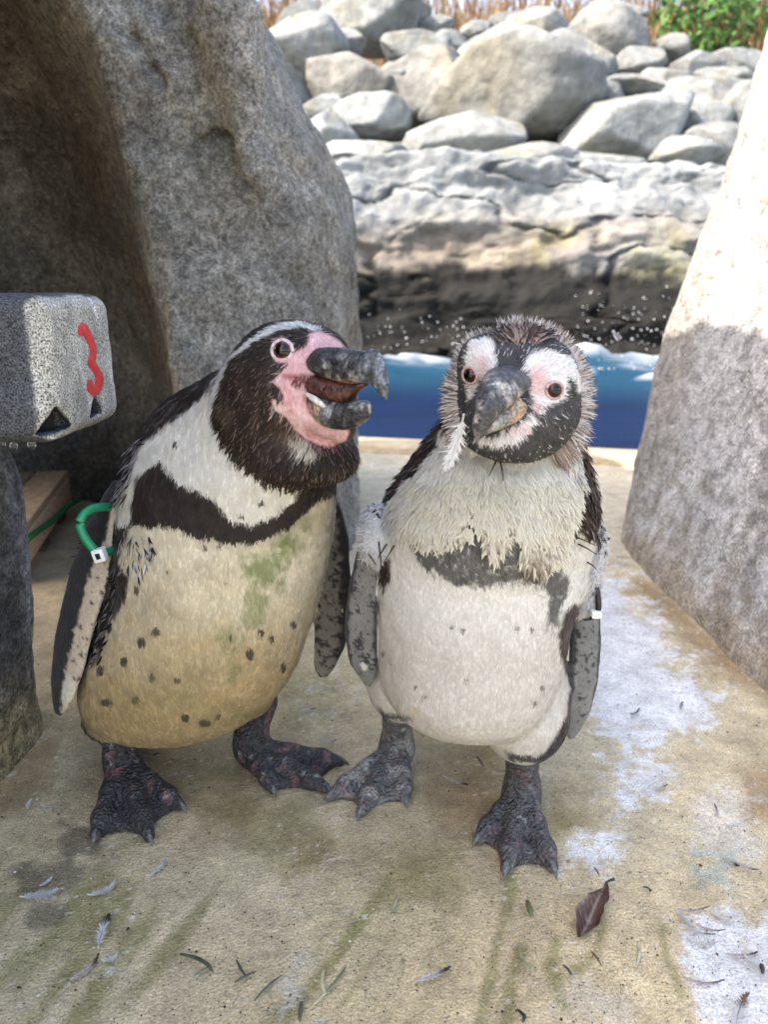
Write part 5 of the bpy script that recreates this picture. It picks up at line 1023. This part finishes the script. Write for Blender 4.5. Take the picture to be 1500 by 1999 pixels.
    V_, F_ = tube(path, np.linspace(.0009, .0004, 14), 6); under(mesh_obj('shaft', V_, F_, M['feather'], col=np.tile((.7, .7, .68), (len(V_), 1))), root)
    # black band on the right-hand flipper with a white clasp
    band = empty('flipper_band', tuple(P(1160, 1180, .65))); tag(band, 'black plastic ring with white clasp on the flipper of the moulting penguin', 'flipper band')
    pts = np.array([P(*q) for q in [(1156, 1138, .640), (1164, 1148, .632), (1168, 1168, .630), (1168, 1190, .630), (1158, 1203, .638), (1142, 1206, .652), (1128, 1200, .665), (1122, 1185, .678), (1130, 1160, .682), (1145, 1145, .668)]]); m_ = len(pts); tt = np.linspace(0, m_, 50, endpoint=False); i0 = np.floor(tt).astype(int); f_ = (tt-i0)[:, None]; g = lambda k: pts[(i0+k) % m_]
    path = .5*((2*g(0))+(-g(-1)+g(1))*f_+(2*g(-1)-5*g(0)+4*g(1)-g(2))*f_**2+(-g(-1)+3*g(0)-3*g(1)+g(2))*f_**3); V_, F_ = tube(path, .0028, 10, closed=True); under(mesh_obj('tube', V_, F_, M['black_plastic']), band)
    V_, Q_ = box_mesh(P(1164, 1198, .628), (.0042, .004, .0032), None, .0009); cp = under(mesh_obj('clasp', V_, Q_, M['white_plastic'], smooth=False), band)
penguin_b()

# ================================================================== SMALL THINGS
# ---- wooden pallet in the hollow and the green cord across it
def build_pallet():
    A = np.array([-.622, 1.27, 0]); Bp = np.array([-.720, 1.71, 0]); L = nrm(Bp-A); W = np.array([-L[1], L[0], 0]); W = W if W[0] < 0 else -W; ln = np.linalg.norm(Bp-A); R = np.stack([L, W, I3[2]])
    root = empty('wooden_pallet', tuple((A+Bp)/2+W*.11)); tag(root, 'small weathered wooden pallet tucked inside the nest hollow', 'pallet')
    def plank(nm, c, half, col):
        V, Q = box_mesh((0, 0, 0), half, None, .0025); n = fbm(V+c, 30, 3, 401); V = V@R+c; under(mesh_obj(nm, V, Q, M['wood'], col=np.clip(np.array(col)*(1+.2*n)[:, None], .01, .8), smooth=False), root)
    mid = (A+Bp)/2
    plank('side_plank', mid+W*.011+np.array([0, 0, .066]), (ln/2, .011, .026), (.56, .37, .25))
    for k in range(3): plank('board', mid+W*(.036+.075*k)+np.array([0, 0, .100]), (ln/2+.01, .034, .007), [(.38, .28, .18), (.34, .25, .165), (.38, .28, .18)][k])
    plank('side_plank', mid+W*.205+np.array([0, 0, .066]), (ln/2, .011, .026), (.36, .24, .16))
    for s in (-.8, 0, .85): plank('foot_block', mid+L*(s*ln/2)+W*.10+np.array([0, 0, .019]), (.03, .085, .019), (.16, .09, .06))
    # cord
    def on(u, v):
        d = ray(u, v); t = ((A-CAMP)@W)/(d@W); return CAMP+d*t-W*.005
    pts = np.array([on(38, 1060), on(60, 1043), on(85, 1025), on(110, 1006), on(130, 988), on(140, 980)-W*.004, on(149, 973)-W*.012]); V_, F_ = tube(pts, .0052, 8); c = tube(pts, .0052, 8)[0]
    o = mesh_obj('packing_cord', V_, F_, M['cord']); place(o, pts[0]); tag(o, 'bright green packing cord stretched across the side of the wooden pallet', 'packing cord')
build_pallet()

# ---- moulted feathers on the floor
def floor_feather(u, v, L, ang, base, tip, label, group=None, wid=.22, bend=.25, seed=0, lift=.004):
    """u, v: middle in photo pixels, L in metres, ang: heading on the floor (0 = to the right, 90 = away)"""
    r = np.random.default_rng(seed+500); c = fl(u, v); a = math.radians(ang); d = np.array([math.cos(a), math.sin(a), 0]); s_ = np.array([-d[1], d[0], 0]); t = np.linspace(0, 1, 16)
    path = c+d*((t-.5)*L)[:, None]+s_*(bend*L*(t-.5)**2)[:, None]+I3[2]*(.0018+lift*(4*(t-.5)**2)*r.uniform(.3, 1))[:, None]
    root = empty('loose_feather', tuple(c)); tag(root, label, 'feather', group)
    L = L*.68; n = 260; k = r.uniform(.1, 1, n); b = np.stack([np.interp(k, t, path[:, i]) for i in range(3)], 1); sg = r.choice([-1., 1.], n); D = d[None]*r.uniform(.6, 1.2, (n, 1))+s_[None]*(sg*r.uniform(.35, .9, n))[:, None]; N = np.tile(I3[2], (n, 1))+r.normal(0, .2, (n, 3))
    base = np.array(base); tip = np.array(tip); cc = lerp(base, tip, sstep(.55, .8, k)[:, None])
    plumes('vane', root, b, nrm(N), D, L*wid*.75*r.uniform(.6, 1.2, n)*np.sin(np.pi*np.clip(.15+.75*k, 0, 1)), r.uniform(.0003, .0008, n), r.uniform(.0, .25, n), cc, cc*r.uniform(.85, 1.1, (n, 1)), .3, r)
    V_, F_ = tube(path, np.linspace(.0009, .0003, 16), 5); under(mesh_obj('shaft', V_, F_, M['feather'], col=lerp(base*.9, tip, t.repeat(5)[:, None])), root)
WH = (.58, .575, .56); DK = (.035, .025, .025); PK = (.52, .43, .42)
FG = 'moulted feathers on the floor'; FS = 'small white feather lying on the sandy floor'; FC = 'thin brown quilled feather lying on the chalky white patch'
ff = [(76, 1752, .030, 15, WH, WH, 'fluffy white feather on the dark wet blotch', .5), (200, 1745, .024, 40, WH, WH, FS, .45), (312, 1698, .020, 65, WH, (.4, .4, .42), FS, .35), (90, 1726, .012, 60, WH, WH, FS, .4),
      (200, 1822, .034, 95, WH, DK, 'upright pale feather with a dark tip and downy base on the sandy floor', .4), (170, 1898, .026, 60, PK, DK, 'curled dark feather with a pinkish shaft beside the pale dark tipped feather', .3), (55, 1575, .014, 100, WH, WH, 'tiny white feather at the yellowed foot of the stone pillar', .5),
      (105, 1577, .026, 5, WH, (.2, .17, .15), 'thin feather with a brown stem beside the foot of the pillar', .12), (215, 1877, .012, 30, WH, WH, FS, .5), (845, 1908, .030, 25, (.60, .55, .53), DK, 'pale feather with a glossy black tip lying alone on the floor', .28),
      (1425, 1683, .020, -65, WH, DK, 'white feather with a black tip at the blue green stain', .35), (1455, 1695, .022, -35, PK, (.1, .06, .05), 'pinkish feather beside the blue green stain', .2), (1432, 1612, .016, 10, WH, WH, FS, .3), (890, 1528, .030, -30, (.62, .55, .5), DK, 'pinkish grey feather between the feet of the moulting penguin', .25),
      (1355, 1780, .028, 8, PK, (.10, .05, .04), FC, .12), (1362, 1822, .026, -25, WH, (.12, .06, .05), FC, .15), (1388, 1818, .022, -15, PK, (.08, .05, .04), FC, .12), (1372, 1845, .024, -10, WH, PK, FC, .2), (1450, 1868, .024, 5, PK, DK, FC, .2), (1375, 1922, .030, -5, PK, (.12, .07, .06), FC, .15),
      (1335, 1795, .018, -70, WH, WH, 'white feather standing out on the chalky white patch', .35), (1440, 1985, .040, 55, WH, (.15, .09, .07), 'long curved white feather with a brown shaft on the chalky patch', .35), (1478, 1890, .026, -60, WH, (.6, .6, .6), 'white feather standing out on the chalky white patch', .3), (1410, 1795, .02, -50, WH, WH, 'white feather standing out on the chalky white patch', .3),
      (600, 1388, .020, 20, (.55, .54, .52), (.1, .09, .09), 'small grey feather on the floor behind the two penguins', .3), (640, 1450, .020, -5, (.6, .58, .56), (.14, .12, .11), 'small grey feather on the floor behind the two penguins', .25), (1290, 1540, .016, 20, WH, DK, FS, .25), (1400, 1585, .014, 80, PK, DK, FS, .3), (1240, 1395, .020, 40, (.3, .3, .32), DK, 'dark feather on the large white patch', .3), (1330, 1380, .018, 60, (.3, .3, .32), DK, 'dark feather on the large white patch', .3), (290, 1478, .022, 10, (.5, .45, .4), DK, 'brown feather lying behind the near foot of the open beaked penguin', .3)]
for i, (u, v, L, a, b, t, lab, wd) in enumerate(ff): floor_feather(u, v, L, a, b, t, lab, FG, wd, rng.uniform(-.4, .4), i)

# ---- dead leaf
def build_leaf():
    a = fl(1183, 1740); b = fl(1133, 1832); ax = nrm(b-a); L = np.linalg.norm(b-a); sx = np.cross(I3[2], ax); m, n = 26, 15; V = []; C = []
    for i in range(m):
        t = i/(m-1); w = .0125*math.sin(math.pi*min(1, t*.93+.04))**.75*(1+.14*math.sin(11*t)+.07*math.sin(29*t)); 
        for j in range(n):
            s = j/(n-1)*2-1; z = .003+.0105*abs(s)**1.5*(1 if s > 0 else .75)*math.sin(math.pi*t)+.0035*math.sin(5*t+2*s)+.006*max(0, t-.85)*3+.006*(1-t)**3
            q = a+ax*(t*L)+sx*(s*w*(1-.22*abs(s)))+ax*(.004*abs(s))+I3[2]*(max(z, .001)); V.append(q); vein = math.exp(-(s*14)**2)+.6*math.exp(-(((t*9+abs(s)*2.2) % 1-.5)*7)**2)
            C.append(lerp(np.array([.085, .036, .024]), np.array([.27, .21, .17]), min(1, .75*vein+.35*(abs(s) > .86))))
    V = np.array(V); i = np.arange(m-1)[:, None]*n+np.arange(n-1)[None]; Q = np.stack([i, i+1, i+1+n, i+n], -1).reshape(-1, 4)
    root = empty('dead_leaf', tuple((a+b)/2)); tag(root, 'curled reddish brown dead leaf lying alone on the floor', 'leaf')
    V2 = np.concatenate([V, V-np.array([0, 0, .0005])]); C = np.array(C); C = lerp(C, np.array([.26, .21, .185]), (.8*sstep(.1, .35, fbm(V, 130, 3, 431)))[:, None]); under(mesh_obj('blade', V2, np.concatenate([Q, Q[:, ::-1]+len(V)]), M['leaf'], col=np.concatenate([C, C])), root)
    e = fl(1197, 1727)+np.array([0, 0, .006]); V_, F_ = tube(np.array([V[n//2]+ax*.004, V[n//2]+I3[2]*.0008, (V[n//2]+e)/2+I3[2]*.001, e]), [.0010, .0011, .001, .0014], 7); under(mesh_obj('stalk', V_, F_, M['leaf'], col=np.tile((.05, .035, .028), (len(V_), 1))), root)
build_leaf()
# ---- bits of dry grass and twigs
def blade(pts, w, col, label, name='grass_blade'):
    P_ = np.array([fl(a, b) for a, b in pts]); P_[:, 2] = .0022; k = np.linspace(0, len(pts)-1, 4*len(pts)); P_ = np.stack([np.interp(k, np.arange(len(pts)), P_[:, i]) for i in range(3)], 1); P_[:, 2] += .002*np.sin(np.linspace(0, 3.1, len(P_))); r = w*np.sin(np.pi*np.linspace(.1, .97, len(P_)))**.6+.0002
    V_, F_ = tube(P_, r, 6); V_[:, 2] = .0024+(V_[:, 2]-.0024)*.6; o = mesh_obj(name, V_, F_, M['leaf'], col=np.tile(col, (len(V_), 1))); place(o, P_[0]); tag(o, label, 'grass' if name == 'grass_blade' else 'twig', 'plant litter on the floor')
GG = 'short dry scrap of grass on the sandy floor'
for pts, w, col, lab in [([(352, 1866), (385, 1876), (408, 1890), (416, 1902)], .0016, (.07, .08, .05), 'bent dark green grass blade with a folded tip'), ([(408, 1890), (395, 1902), (378, 1910)], .0009, (.16, .17, .10), GG), ([(462, 1878), (472, 1900), (482, 1912)], .0009, (.06, .06, .05), GG), ([(458, 1922), (480, 1912), (500, 1900)], .001, (.08, .085, .06), GG), ([(496, 1958), (525, 1930), (550, 1908)], .0010, (.11, .11, .08), GG),
                          ([(632, 1896), (628, 1920), (634, 1945), (612, 1966)], .0014, (.52, .48, .30), 'pale forked straw with two prongs'), ([(634, 1945), (655, 1925), (675, 1892)], .0011, (.17, .18, .10), 'grey green grass prong leaning against the pale forked straw'), ([(1030, 1762), (1034, 1780), (1037, 1792)], .0026, (.10, .11, .045), 'small olive leaf scrap below the toes of the moulting penguin'), ([(1012, 1850), (1018, 1875), (1030, 1895), (1038, 1902)], .0014, (.28, .27, .14), GG), ([(1100, 1888), (1110, 1900), (1116, 1908)], .001, (.05, .055, .03), GG), ([(1245, 1842), (1248, 1870), (1243, 1888)], .0013, (.50, .48, .36), GG), ([(778, 1752), (768, 1778)], .001, (.30, .29, .2), GG), ([(1155, 1862), (1175, 1890)], .0007, (.12, .06, .04), GG), ([(590, 1960), (585, 1998)], .0016, (.10, .09, .06), GG), ([(1010, 1975), (1025, 1990), (1020, 2000)], .0013, (.03, .03, .02), GG), ([(930, 1480), (945, 1500)], .001, (.10, .06, .05), GG)]:
    blade(pts, w, col, lab)
blade([(1160, 1698), (1170, 1712)], .0007, (.06, .05, .04), 'tiny dark twig on the white streak above the dead leaf', 'twig'); blade([(1255, 1735), (1272, 1742)], .0008, (.05, .05, .045), 'tiny dark twig right of the dead leaf stalk', 'twig'); blade([(1486, 1886), (1489, 1905)], .0018, (.05, .03, .025), 'stubby brown twig on the chalky white patch', 'twig')
